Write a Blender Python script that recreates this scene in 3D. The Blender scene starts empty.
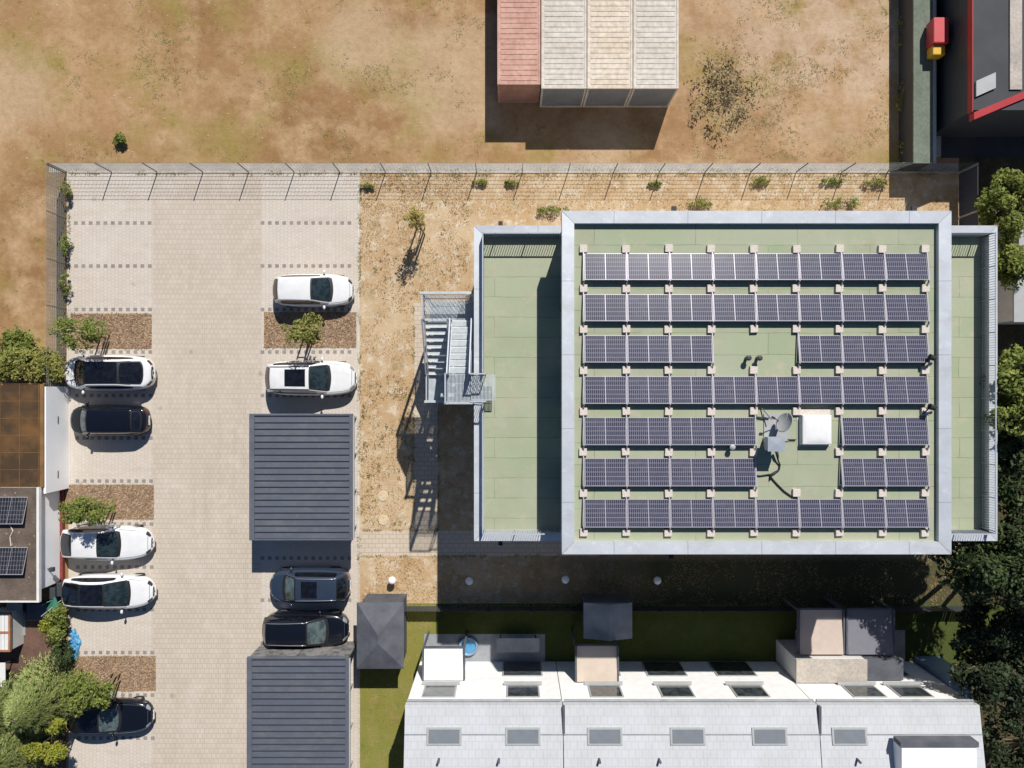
import bpy, bmesh, math, random
from mathutils import Vector, noise as mnoise

scene = bpy.context.scene
COL = scene.collection
H, F = 40.6, 711.0          # camera height (m), focal length in pixels of the 1024 px wide frame
R = math.radians

def P(px, py, z=0.0):
    return ((px - 512) * (H - z) / F, (384 - py) * (H - z) / F)
def PX(px, z=0.0): return (px - 512) * (H - z) / F
def PY(py, z=0.0): return (384 - py) * (H - z) / F

# ------------------------------------------------------------------ materials
FL = 1.42                    # how bright a sunlit level surface of albedo 1 comes out
def lin(c):
    c /= 255.0
    return c / 12.92 if c <= 0.04045 else ((c + 0.055) / 1.055) ** 2.4
def A(r, g, b, f=FL):
    return tuple(min(0.92, lin(v) / f) for v in (r, g, b)) + (1.0,)

class NT:
    def __init__(s, name):
        s.m = bpy.data.materials.new(name); s.m.use_nodes = True
        s.t = s.m.node_tree; s.n = s.t.nodes; s.l = s.t.links
        s.b = s.n['Principled BSDF']
        s.tc = s.n.new('ShaderNodeTexCoord')
    def obj(s): return s.tc.outputs['Object']
    def mapping(s, scale=(1, 1, 1), rot=(0, 0, 0), loc=(0, 0, 0), src=None):
        n = s.n.new('ShaderNodeMapping')
        n.inputs['Scale'].default_value = scale; n.inputs['Rotation'].default_value = rot
        n.inputs['Location'].default_value = loc
        s.l.new(src or s.obj(), n.inputs['Vector']); return n.outputs[0]
    def noise(s, scale, detail=4, rough=.6, vec=None, dist=0):
        n = s.n.new('ShaderNodeTexNoise')
        n.inputs['Scale'].default_value = scale; n.inputs['Detail'].default_value = detail
        n.inputs['Roughness'].default_value = rough; n.inputs['Distortion'].default_value = dist
        s.l.new(vec or s.obj(), n.inputs['Vector']); return n.outputs['Fac']
    def voronoi(s, scale, vec=None, out='Color', feature='F1'):
        n = s.n.new('ShaderNodeTexVoronoi'); n.feature = feature
        n.inputs['Scale'].default_value = scale
        s.l.new(vec or s.obj(), n.inputs['Vector']); return n.outputs[out]
    def ramp(s, fac, lo, hi):
        n = s.n.new('ShaderNodeMapRange')
        n.inputs['From Min'].default_value = lo; n.inputs['From Max'].default_value = hi
        s.l.new(fac, n.inputs['Value']); return n.outputs[0]
    def mix(s, fac, a, b, mode='MIX'):
        n = s.n.new('ShaderNodeMix'); n.data_type = 'RGBA'; n.blend_type = mode
        for k, v in ((0, fac), (6, a), (7, b)):
            if isinstance(v, (int, float, tuple)): n.inputs[k].default_value = v
            else: s.l.new(v, n.inputs[k])
        return n.outputs[2]
    def math(s, op, a, b=0.0):
        n = s.n.new('ShaderNodeMath'); n.operation = op
        for k, v in ((0, a), (1, b)):
            if isinstance(v, (int, float)): n.inputs[k].default_value = v
            else: s.l.new(v, n.inputs[k])
        return n.outputs[0]
    def brick(s, c1, c2, mortar, bw, rh, ms, vec=None, off=.5):
        n = s.n.new('ShaderNodeTexBrick'); n.offset = off
        n.inputs['Color1'].default_value = c1; n.inputs['Color2'].default_value = c2
        n.inputs['Mortar'].default_value = mortar; n.inputs['Scale'].default_value = 1
        n.inputs['Brick Width'].default_value = bw; n.inputs['Row Height'].default_value = rh
        n.inputs['Mortar Size'].default_value = ms; n.inputs['Mortar Smooth'].default_value = .1
        s.l.new(vec or s.obj(), n.inputs['Vector']); return n.outputs['Color'], n.outputs['Fac']
    def bump(s, h, strength=.3, dist=.02):
        n = s.n.new('ShaderNodeBump'); n.inputs['Strength'].default_value = strength
        n.inputs['Distance'].default_value = dist
        s.l.new(h, n.inputs['Height']); s.l.new(n.outputs[0], s.b.inputs['Normal'])
    def done(s, col, rough=.8, metal=0, spec=.5, coat=0):
        i = s.b.inputs
        if isinstance(col, tuple): i['Base Color'].default_value = col
        else: s.l.new(col, i['Base Color'])
        if isinstance(rough, (int, float)): i['Roughness'].default_value = rough
        else: s.l.new(rough, i['Roughness'])
        i['Metallic'].default_value = metal; i['Specular IOR Level'].default_value = spec
        i['Coat Weight'].default_value = coat; i['Coat Roughness'].default_value = .04
        return s.m

def two(name, c1, c2, scale=3, rough=.8, metal=0, bump=0, fine=None, spec=.5, lo=.35, hi=.65, detail=5, coat=0):
    t = NT(name)
    c = t.mix(t.ramp(t.noise(scale, detail), lo, hi), c1, c2)
    if fine:
        c = t.mix(t.ramp(t.noise(fine, 2, .7), .3, .7), c, t.mix(1.0, c, (.72, .72, .72, 1), 'MULTIPLY'))
    if bump: t.bump(t.noise(fine or scale * 4, 3), bump, .03)
    return t.done(c, rough, metal, spec, coat)
def plain(name, c, rough=.6, metal=0, spec=.5, coat=0):
    t = NT(name)
    v = t.mix(t.ramp(t.noise(2.3, 4), .3, .7), c, tuple(x * .88 for x in c[:3]) + (1,))
    return t.done(v, rough, metal, spec, coat)

def mat_field():
    t = NT('dry_field')
    big = t.noise(.10, 5, .62); mid = t.noise(.45, 6, .65); fine = t.noise(3.0, 6, .75)
    c = t.mix(t.ramp(big, .38, .62), A(160, 123, 84), A(190, 153, 112))
    c = t.mix(t.ramp(mid, .45, .68), c, A(206, 174, 136))
    c = t.mix(t.ramp(t.noise(.22, 5, .6, t.mapping(loc=(31, 7, 0))), .50, .66), c, A(168, 146, 88))
    c = t.mix(t.ramp(t.noise(1.4, 5, .7, t.mapping(loc=(3, 57, 0))), .60, .72), c, A(128, 118, 56))
    # paler, sandier soil toward the northeast corner of the lot
    sx = t.n.new('ShaderNodeSeparateXYZ'); t.l.new(t.obj(), sx.inputs[0])
    e = t.math('MULTIPLY', t.ramp(sx.outputs[0], 6, 17), t.ramp(sx.outputs[1], 11.5, 18))
    c = t.mix(t.math('MULTIPLY', e, t.ramp(t.noise(.5, 6, .7, t.mapping(loc=(9, 1, 0))), .34, .60)), c, A(212, 186, 160))
    for (px_, py_, rr_) in ((12, 92, 2.3), (455, 75, 3.6), (360, 40, 2.6), (600, 150, 2.0)):
        d_ = t.n.new('ShaderNodeVectorMath'); d_.operation = 'DISTANCE'
        t.l.new(t.obj(), d_.inputs[0]); d_.inputs[1].default_value = (*P(px_, py_), 0)
        q = t.math('ADD', d_.outputs['Value'], t.math('MULTIPLY', t.noise(.6, 5, .7, t.mapping(loc=(rr_, 5, 0))), 3.0))
        c = t.mix(t.math('MULTIPLY', t.ramp(q, rr_ + 2.2, rr_ + .4), .55), c, A(214, 188, 156))
    c = t.mix(t.math('MULTIPLY', t.ramp(fine, .40, .70), .55), c, t.mix(1.0, c, (.62, .60, .55, 1), 'MULTIPLY'))
    t.bump(fine, .5, .06)
    return t.done(c, .95, spec=.1)
def mat_lawn(name, c1, c2, c3, green):
    t = NT(name)
    c = t.mix(t.ramp(t.noise(.55, 5, .6), .36, .64), c1, c2)
    c = t.mix(t.math('MULTIPLY', t.ramp(t.noise(.28, 4, .65, t.mapping(loc=(41, 6, 0))), .45, .62), .7), c, t.mix(1.0, c2, (.94, .87, .78, 1), 'MULTIPLY'))
    c = t.mix(t.ramp(t.noise(1.7, 6, .75), .50, .66), c, c3)
    c = t.mix(t.ramp(t.noise(.8, 6, .75, t.mapping(loc=(17, 3, 0))), .58, .74), c, green)
    f = t.noise(15, 4, .9)
    c = t.mix(t.math('MULTIPLY', t.ramp(t.noise(1.3, 6, .85, t.mapping(loc=(8, 2, 0))), .52, .68), .6), c, t.mix(1.0, c, (.70, .67, .56, 1), 'MULTIPLY'))
    c = t.mix(t.math('MULTIPLY', t.ramp(f, .40, .70), .70), c, t.mix(1.0, c, (.56, .54, .47, 1), 'MULTIPLY'))
    if name == 'dry_lawn':   # darkens the turf south of the building, painting its shade into the colour
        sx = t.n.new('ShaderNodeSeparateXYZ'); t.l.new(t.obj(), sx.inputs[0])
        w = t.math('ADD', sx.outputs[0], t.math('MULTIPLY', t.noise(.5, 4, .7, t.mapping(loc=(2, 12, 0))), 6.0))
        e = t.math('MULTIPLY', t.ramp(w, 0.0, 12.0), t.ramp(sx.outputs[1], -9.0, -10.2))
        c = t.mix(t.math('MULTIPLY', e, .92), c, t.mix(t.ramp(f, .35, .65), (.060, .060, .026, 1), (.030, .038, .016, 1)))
    t.bump(f, .7, .05)
    return t.done(c, .95, spec=.1)
def mat_paver(name, c1, c2, mortar, bw, rh, ms, vertical=False, stain=.5):
    t = NT(name)
    v = t.mapping(rot=(0, 0, R(90))) if vertical else None
    col, fac = t.brick(c1, c2, mortar, bw, rh, ms, v)
    s = t.ramp(t.noise(.28, 6, .65), .34, .68)
    col = t.mix(t.math('MULTIPLY', s, stain), col, t.mix(1.0, col, (.88, .84, .79, 1), 'MULTIPLY'))
    g = t.ramp(t.noise(2.2, 6, .8, t.mapping(loc=(5, 9, 0))), .60, .78)
    col = t.mix(t.math('MULTIPLY', g, .35), col, t.mix(1.0, col, (.70, .66, .60, 1), 'MULTIPLY'))
    if name in ('drive_pavers', 'bay_pavers'):
        d = t.voronoi(.42, None, 'Distance'); w2 = t.math('ADD', d, t.math('MULTIPLY', t.noise(6, 4, .8), .10))
        col = t.mix(t.math('MULTIPLY', t.ramp(w2, .125, .085), .45), col, t.mix(1.0, col, (.45, .42, .40, 1), 'MULTIPLY'))
        tr = t.noise(1.0, 5, .7, t.mapping(scale=(2.2, .10, 1) if name == 'drive_pavers' else (.25, 2.6, 1), loc=(2, 7, 0)))
        col = t.mix(t.math('MULTIPLY', t.ramp(tr, .52, .68), .32), col, t.mix(1.0, col, (.78, .75, .72, 1), 'MULTIPLY'))
        lt = t.noise(.5, 5, .7, t.mapping(loc=(21, 17, 0)))
        col = t.mix(t.math('MULTIPLY', t.ramp(lt, .52, .70), .30), col, A(234, 226, 216))
    t.bump(t.math('SUBTRACT', 1.0, fac), .4, .01)
    return t.done(col, .9, spec=.2)
def mat_mulch():
    t = NT('bark_mulch')
    col = t.voronoi(13, t.mapping(scale=(1, 1.7, 1), rot=(0, 0, .6)))
    bw = t.n.new('ShaderNodeSeparateColor'); t.l.new(col, bw.inputs[0])
    c = t.mix(bw.outputs[0], A(144, 120, 97), A(196, 170, 144))
    c = t.mix(t.ramp(bw.outputs[1], .72, .95), c, A(212, 182, 152))
    c = t.mix(t.ramp(t.noise(.9, 4), .42, .66), c, t.mix(1.0, c, (1.0, .92, .70, 1), 'MULTIPLY'))
    t.bump(bw.outputs[2], .8, .04)
    return t.done(c, .95, spec=.1)
def mat_roof():
    t = NT('green_bitumen')
    wob = t.n.new('ShaderNodeVectorMath'); wob.operation = 'MULTIPLY_ADD'
    nz_ = t.n.new('ShaderNodeTexNoise'); nz_.inputs['Scale'].default_value = .9; nz_.inputs['Detail'].default_value = 4; t.l.new(t.obj(), nz_.inputs['Vector'])
    t.l.new(nz_.outputs['Color'], wob.inputs[0]); wob.inputs[1].default_value = (.16, .10, 0); t.l.new(t.obj(), wob.inputs[2])
    col, fac = t.brick(A(178, 188, 158), A(170, 181, 150), A(138, 148, 118), 4.3, .93, .011, wob.outputs[0], off=.29)
    fac = t.math('MULTIPLY', fac, t.ramp(t.noise(1.3, 3, .6, t.mapping(loc=(1, 8, 0))), .36, .60))
    col = t.mix(t.ramp(t.noise(.35, 5, .6), .38, .66), col, A(186, 190, 167))
    col = t.mix(t.ramp(t.noise(1.1, 6, .7, t.mapping(loc=(4, 4, 0))), .56, .75), col, A(200, 192, 170))
    col = t.mix(t.math('MULTIPLY', t.ramp(t.noise(.75, 6, .75, t.mapping(loc=(14, 41, 0))), .54, .70), .6), col, A(190, 176, 150))
    col = t.mix(t.math('MULTIPLY', t.ramp(t.noise(.22, 5, .7, t.mapping(loc=(7, 70, 0))), .48, .66), .5), col, A(164, 170, 146))
    col = t.mix(t.math('MULTIPLY', t.ramp(t.noise(4, 6, .8, t.mapping(loc=(4, 1, 0))), .62, .74), .5), col, A(130, 136, 108))
    f = t.noise(26, 3, .8)
    col = t.mix(t.math('MULTIPLY', t.ramp(f, .4, .7), .28), col, t.mix(1.0, col, (.7, .7, .68, 1), 'MULTIPLY'))
    col = t.mix(t.math('MULTIPLY', fac, .75), col, A(112, 118, 92))
    t.bump(f, .2, .01)
    return t.done(col, .9, spec=.2)
def mat_metal_sheet(name, c, seam=2.9, axis=0, rough=.42):
    t = NT(name)
    v = t.mapping(rot=(0, 0, R(90) if axis else 0))
    n = t.noise(.9, 6, .7)
    col = t.mix(t.ramp(n, .35, .7), c, tuple(x * .86 for x in c[:3]) + (1,))
    col = t.mix(t.ramp(t.noise(1.9, 7, .8, t.mapping(scale=(1, 1, 1), loc=(3, 3, 3))), .54, .74), col, tuple(min(.9, x * 1.22) for x in c[:3]) + (1,))
    w = t.n.new('ShaderNodeSeparateXYZ'); t.l.new(v, w.inputs[0])
    fr = t.math('FRACT', t.math('DIVIDE', t.math('ADD', w.outputs[0], 500.3), seam))
    ln = t.math('LESS_THAN', fr, .012)
    col = t.mix(t.math('MULTIPLY', ln, .6), col, tuple(x * .45 for x in c[:3]) + (1,))
    col = t.mix(t.math('MULTIPLY', t.ramp(t.noise(.7, 6, .75, t.mapping(loc=(6, 2, 1), scale=(1, 2.2, 1))), .50, .74), .30), col, A(176, 168, 156))
    return t.done(col, rough, .3, .5)
def mat_cells(name, nx, ny, dark, tint, line, lw=.10):
    t = NT(name)
    v = t.mapping(scale=(nx, ny, 1), src=t.tc.outputs['Generated'])
    s = t.n.new('ShaderNodeSeparateXYZ'); t.l.new(v, s.inputs[0])
    fx = t.math('FRACT', s.outputs[0]); fy = t.math('FRACT', s.outputs[1])
    ln = t.math('MAXIMUM', t.math('LESS_THAN', fx, lw * 2.2), t.math('LESS_THAN', fy, lw * 1.3))
    oi = t.n.new('ShaderNodeObjectInfo')
    c = t.mix(t.ramp(t.noise(1.5, 3), .3, .7), dark, tint)
    c = t.mix(t.math('MULTIPLY', oi.outputs['Random'], .8), c, tint)
    du = t.noise(1.7, 6, .8, t.mapping(scale=(1, 2.2, 1), loc=(3, 3, 3)))
    c = t.mix(t.math('MULTIPLY', t.ramp(du, .48, .75), t.math('MULTIPLY', oi.outputs['Random'], .22)), c, A(176, 168, 160))
    c = t.mix(t.math('MULTIPLY', ln, .85), c, line)
    return t.done(c, .22, 0, .35)
def mat_leaf(name, c1, c2, c3, trans=.25, spread=.9):
    t = NT(name)
    g = t.n.new('ShaderNodeNewGeometry')
    r = g.outputs['Random Per Island']
    c = t.mix(t.ramp(t.noise(1.1, 3), .35, .65), c1, c2)
    c = t.mix(t.ramp(r, .45, 1.15), c, c3)
    c = t.mix(t.math('MULTIPLY', t.ramp(r, .35, 0.0), spread * .5), c, t.mix(1.0, c, (.5, .55, .5, 1), 'MULTIPLY'))
    t.done(c, .6, spec=.25)
    tr = t.n.new('ShaderNodeBsdfTranslucent'); t.l.new(c, tr.inputs[0])
    mx = t.n.new('ShaderNodeMixShader'); mx.inputs[0].default_value = trans
    t.l.new(t.b.outputs[0], mx.inputs[1]); t.l.new(tr.outputs[0], mx.inputs[2])
    t.l.new(mx.outputs[0], t.n['Material Output'].inputs[0])
    return t.m
def mat_glass(name, c, rough=.05):
    t = NT(name)
    return t.done(t.mix(t.ramp(t.noise(3.5, 3), .42, .6), c, tuple(x * .45 for x in c[:3]) + (1,)), rough, 0, .6, .6)

M = {}
M['field'] = mat_field()
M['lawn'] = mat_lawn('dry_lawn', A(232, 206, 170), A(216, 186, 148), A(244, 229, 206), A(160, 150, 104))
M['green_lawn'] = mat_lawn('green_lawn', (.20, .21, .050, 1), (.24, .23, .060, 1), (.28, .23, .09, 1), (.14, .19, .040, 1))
M['shade_lawn'] = mat_lawn('shade_darkened_lawn', (.060, .085, .022, 1), (.075, .095, .026, 1), (.09, .10, .035, 1), (.045, .070, .018, 1))  # darker copy of the green lawn, with the office's shade in its colour
M['drive'] = mat_paver('drive_pavers', A(216, 205, 191), A(210, 198, 183), A(194, 181, 165), .26, .285, .014)
M['bay'] = mat_paver('bay_pavers', A(224, 214, 203), A(218, 208, 196), A(206, 195, 182), .20, .21, .011, True)
M['path'] = mat_paver('path_pavers', A(221, 207, 188), A(213, 199, 180), A(186, 169, 147), .40, .26, .014)
M['marker'] = two('marker_paver', A(160, 152, 146), A(144, 136, 130), 2, .9)
M['mulch'] = mat_mulch()
M['roof'] = mat_roof()
M['coping'] = mat_metal_sheet('coping_metal', A(232, 237, 244), 3.1)
M['coping_y'] = mat_metal_sheet('coping_metal_side', A(228, 234, 242), 3.1, 1)
M['render_wall'] = two('pale_render', (.55, .54, .52, 1), (.62, .61, .59, 1), 1.2, .85)
M['galv'] = two('galvanised_steel', A(222, 228, 232), A(200, 208, 216), 3, .45, .15)
M['alu_pale'] = plain('pale_nosing', A(240, 242, 242), .5)
M['grate'] = two('steel_grating', A(212, 220, 224), A(188, 198, 206), 4, .5, .1)
M['rail_metal'] = plain('railing_metal', A(206, 212, 222), .45, .15)
M['dark_metal'] = plain('anthracite_metal', (.045, .05, .058, 1), .5)
M['fence_metal'] = plain('fence_metal', A(138, 142, 138), .5, .2)
M['gate_metal'] = plain('pale_post_metal', A(190, 192, 188), .5, .2)
M['screen'] = two('dark_screen_weave', (.03, .036, .055, 1), (.045, .05, .07, 1), 6, .8)
M['alu'] = plain('aluminium', A(198, 194, 204), .35, .2)
M['cells'] = mat_cells('solar_cells', 20, 6, (.040, .036, .060, 1), (.060, .054, .080, 1), (.30, .28, .34, 1))
M['cells_dark'] = mat_cells('dark_solar_cells', 6, 6, (.012, .013, .018, 1), (.018, .019, .026, 1), (.16, .17, .19, 1), .06)
M['concrete_block'] = two('pale_concrete', A(246, 234, 224), A(234, 222, 210), 3, .9, fine=20)
M['concrete'] = two('grey_concrete', A(218, 207, 194), A(192, 184, 174), .9, .9, fine=9, bump=.2)
M['kerb'] = two('pale_kerb', A(228, 222, 212), A(204, 194, 182), 2, .9)
M['white_plastic'] = plain('white_plastic', (.62, .62, .62, 1), .3)
M['dome'] = plain('opal_dome', (.74, .74, .735, 1), .25, 0, .5, .4)
M['bluegrey'] = plain('zinc_sheet', A(198, 206, 218), .35, .3)
M['black'] = plain('black_rubber', (.012, .012, .014, 1), .6)
M['lightgrey'] = plain('light_grey_paint', A(188, 190, 190), .45)
M['carport'] = mat_metal_sheet('standing_seam_sheet', A(118, 124, 136), 60, 0, .45)
M['seam'] = plain('seam_sheet', A(84, 90, 102), .45, .2)
M['panelwall'] = two('weathered_panel', A(150, 148, 146), A(104, 104, 104), 2.2, .85, fine=14, lo=.44, hi=.58)
M['brown_sheet'] = two('brown_polycarbonate', (.060, .038, .020, 1), (.17, .085, .028, 1), .55, .4, lo=.44, hi=.74)
M['brown_wood'] = two('brown_timber', A(150, 112, 66), A(122, 90, 52), 1.5, .7)
def mat_gravel():
    t = NT('roof_gravel')
    c = t.mix(t.ramp(t.noise(1.2, 5), .35, .65), A(128, 112, 100), A(104, 90, 80))
    d = t.voronoi(3.2, t.mapping(), 'Distance')
    c = t.mix(t.math('MULTIPLY', t.math('LESS_THAN', d, .14), .7), c, A(196, 182, 140))
    f = t.noise(14, 3, .8); c = t.mix(t.ramp(f, .4, .7), c, t.mix(1.0, c, (.6, .6, .58, 1), 'MULTIPLY'))
    t.bump(f, .5, .03)
    return t.done(c, .95)
M['gravel'] = mat_gravel()
M['white_wall'] = two('white_render', (.90, .91, .92, 1), (.84, .85, .87, 1), .6, .8, lo=.3, hi=.8)
M['red_brick'] = two('red_brick_edge', A(150, 66, 56), A(118, 56, 50), 3, .85)
M['slate'] = two('dark_felt', A(104, 106, 114), A(80, 83, 92), 1.0, .8)
M['grey_slab'] = two('grey_slab', A(168, 172, 176), A(146, 150, 156), 1.4, .85)
M['brown_patio'] = two('brown_patio', A(128, 96, 82), A(108, 82, 70), .9, .9, fine=6)
M['soil'] = two('garden_soil', A(122, 100, 78), A(92, 74, 58), .9, .95, fine=7, bump=.4)
M['undergrowth'] = mat_lawn('undergrowth', (.10, .075, .045, 1), (.07, .065, .035, 1), (.16, .12, .075, 1), (.05, .07, .022, 1))
M['wood'] = two('pale_wood', A(190, 134, 92), A(164, 112, 76), 3, .7)
M['white_paint'] = plain('white_paint', (.66, .66, .64, 1), .5)
M['teal'] = plain('green_cloth', A(88, 170, 140), .8)
M['blue_tarp'] = two('blue_tarp', A(72, 160, 214), A(110, 186, 228), 3, .45, bump=.6, fine=5)
M['rust_red'] = two('faded_red_paint', A(228, 180, 160), A(206, 152, 134), .9, .7, fine=5)
M['beige_paint'] = two('beige_container_roof', A(246, 232, 214), A(232, 214, 190), .5, .75, fine=4)
M['white_cont'] = two('whitish_container_roof', A(236, 228, 216), A(222, 212, 198), .6, .75, fine=4)
M['grey_paint'] = two('grey_container_side', (.26, .27, .28, 1), (.20, .21, .22, 1), .8, .6)
M['asphalt'] = two('asphalt', (.040, .041, .046, 1), (.055, .055, .060, 1), .8, .9, fine=10, bump=.3)
M['dark_roof'] = two('dark_roofing', (.018, .020, .026, 1), (.030, .032, .040, 1), .7, .7)
M['red_trim'] = plain('red_trim', (.36, .02, .025, 1), .4)
M['red_plastic'] = plain('red_plastic', (.48, .05, .06, 1), .4)
M['yellow_plastic'] = plain('yellow_plastic', (.60, .36, .03, 1), .4)
M['sage_strip'] = two('sage_gravel', A(132, 142, 128), A(116, 128, 112), .8, .9, fine=6)
M['facade'] = plain('white_facade', (.80, .80, .80, 1), .7)
def mat_house_roof():
    t = NT('light_grey_roof')
    c, fac = t.brick(A(216, 219, 224), A(211, 215, 220), A(198, 203, 209), .33, .38, .014)
    c = t.mix(t.ramp(t.noise(.5, 6, .7), .38, .68), c, t.mix(1.0, c, (.90, .89, .86, 1), 'MULTIPLY'))
    c = t.mix(t.math('MULTIPLY', t.ramp(t.noise(2.2, 6, .8, t.mapping(scale=(2.5, .35, 1))), .55, .72), .35), c, A(168, 164, 154))
    t.bump(t.math('SUBTRACT', 1.0, fac), .25, .01)
    return t.done(c, .6)
M['house_roof'] = mat_house_roof()
M['win'] = mat_glass('window_glass', (.06, .07, .08, 1), .08)
M['skywin'] = plain('roof_window_glass', (.17, .19, .21, 1), .15)
M['beige_cloth'] = plain('beige_awning', A(222, 206, 190), .8)
M['pink_cloth'] = plain('pale_pink_awning', A(214, 196, 184), .8)
M['grey_cloth'] = plain('grey_awning', A(132, 132, 142), .8)
M['white_cloth'] = plain('white_awning', (.80, .80, .80, 1), .8)
M['blue_panel'] = plain('pale_blue_sheet', A(150, 176, 204), .4)
M['bark'] = two('bark', (.10, .075, .05, 1), (.16, .125, .09, 1), 6, .95)
M['stake'] = plain('tree_stake', (.30, .22, .13, 1), .85)
M['leaf_mid'] = mat_leaf('mid_green_leaves', (.17, .21, .042, 1), (.12, .165, .034, 1), (.29, .30, .075, 1))
M['leaf_dark'] = mat_leaf('dark_green_leaves', (.036, .060, .018, 1), (.026, .046, .014, 1), (.09, .11, .036, 1), .12)
M['leaf_deep'] = mat_leaf('deepest_green_leaves', (.022, .036, .013, 1), (.016, .028, .010, 1), (.045, .06, .022, 1), .08)  # darkest of the leaf greens, for the trees at the lower right
M['leaf_yellow'] = mat_leaf('yellow_green_leaves', (.24, .26, .03, 1), (.17, .21, .03, 1), (.38, .34, .04, 1))
M['leaf_conifer'] = mat_leaf('conifer_sprays', (.225, .27, .085, 1), (.155, .21, .060, 1), (.38, .38, .14, 1), .16)
M['leaf_olive'] = mat_leaf('olive_leaves', (.23, .24, .060, 1), (.17, .19, .042, 1), (.36, .33, .09, 1))
M['leaf_autumn'] = mat_leaf('straw_leaves', (.42, .33, .10, 1), (.34, .28, .09, 1), (.34, .33, .10, 1))
M['leaf_dry_green'] = mat_leaf('dry_green_blades', (.34, .29, .13, 1), (.27, .25, .10, 1), (.42, .35, .19, 1), .4, .2)
M['stone_cover'] = two('lawn_stone', A(232, 214, 186), A(216, 194, 160), 5, .9)
M['globe'] = plain('opal_globe', (.86, .86, .86, 1), .35)
M['straw'] = mat_leaf('straw_blades', A(214, 180, 126), A(196, 154, 98), A(226, 202, 158), .2, .4)
M['chips'] = mat_leaf('bark_chips', A(160, 132, 106), A(136, 108, 86), A(206, 180, 154), 0, .6)
M['tyre'] = plain('tyre_rubber', (.014, .014, .015, 1), .85)
M['rim'] = plain('alloy_rim', (.45, .46, .48, 1), .3, .7)
M['carglass'] = mat_glass('tinted_car_glass', (.008, .009, .013, 1), .03)
M['windscreen'] = mat_glass('windscreen_glass', (.022, .035, .039, 1), .04)
M['lamp_clear'] = plain('lamp_lens', (.30, .32, .35, 1), .1, .2)
M['lamp_dark'] = plain('dark_lamp_lens', (.035, .037, .045, 1), .1)
M['lamp_red'] = plain('red_lamp_lens', (.07, .007, .008, 1), .15)
M['paint_white'] = plain('white_car_paint', (.70, .705, .71, 1), .3, 0, .5, 1)
M['paint_black'] = plain('black_car_paint', (.005, .006, .011, 1), .22, 0, .4, .6)
M['windscreen_pale'] = mat_glass('pale_windscreen_glass', (.085, .115, .118, 1), .05)
M['paint_blue'] = plain('blue_grey_car_paint', (.035, .052, .085, 1), .28, .3, .5, 1)
M['trim_black'] = plain('black_trim', (.012, .012, .013, 1), .5)

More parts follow.
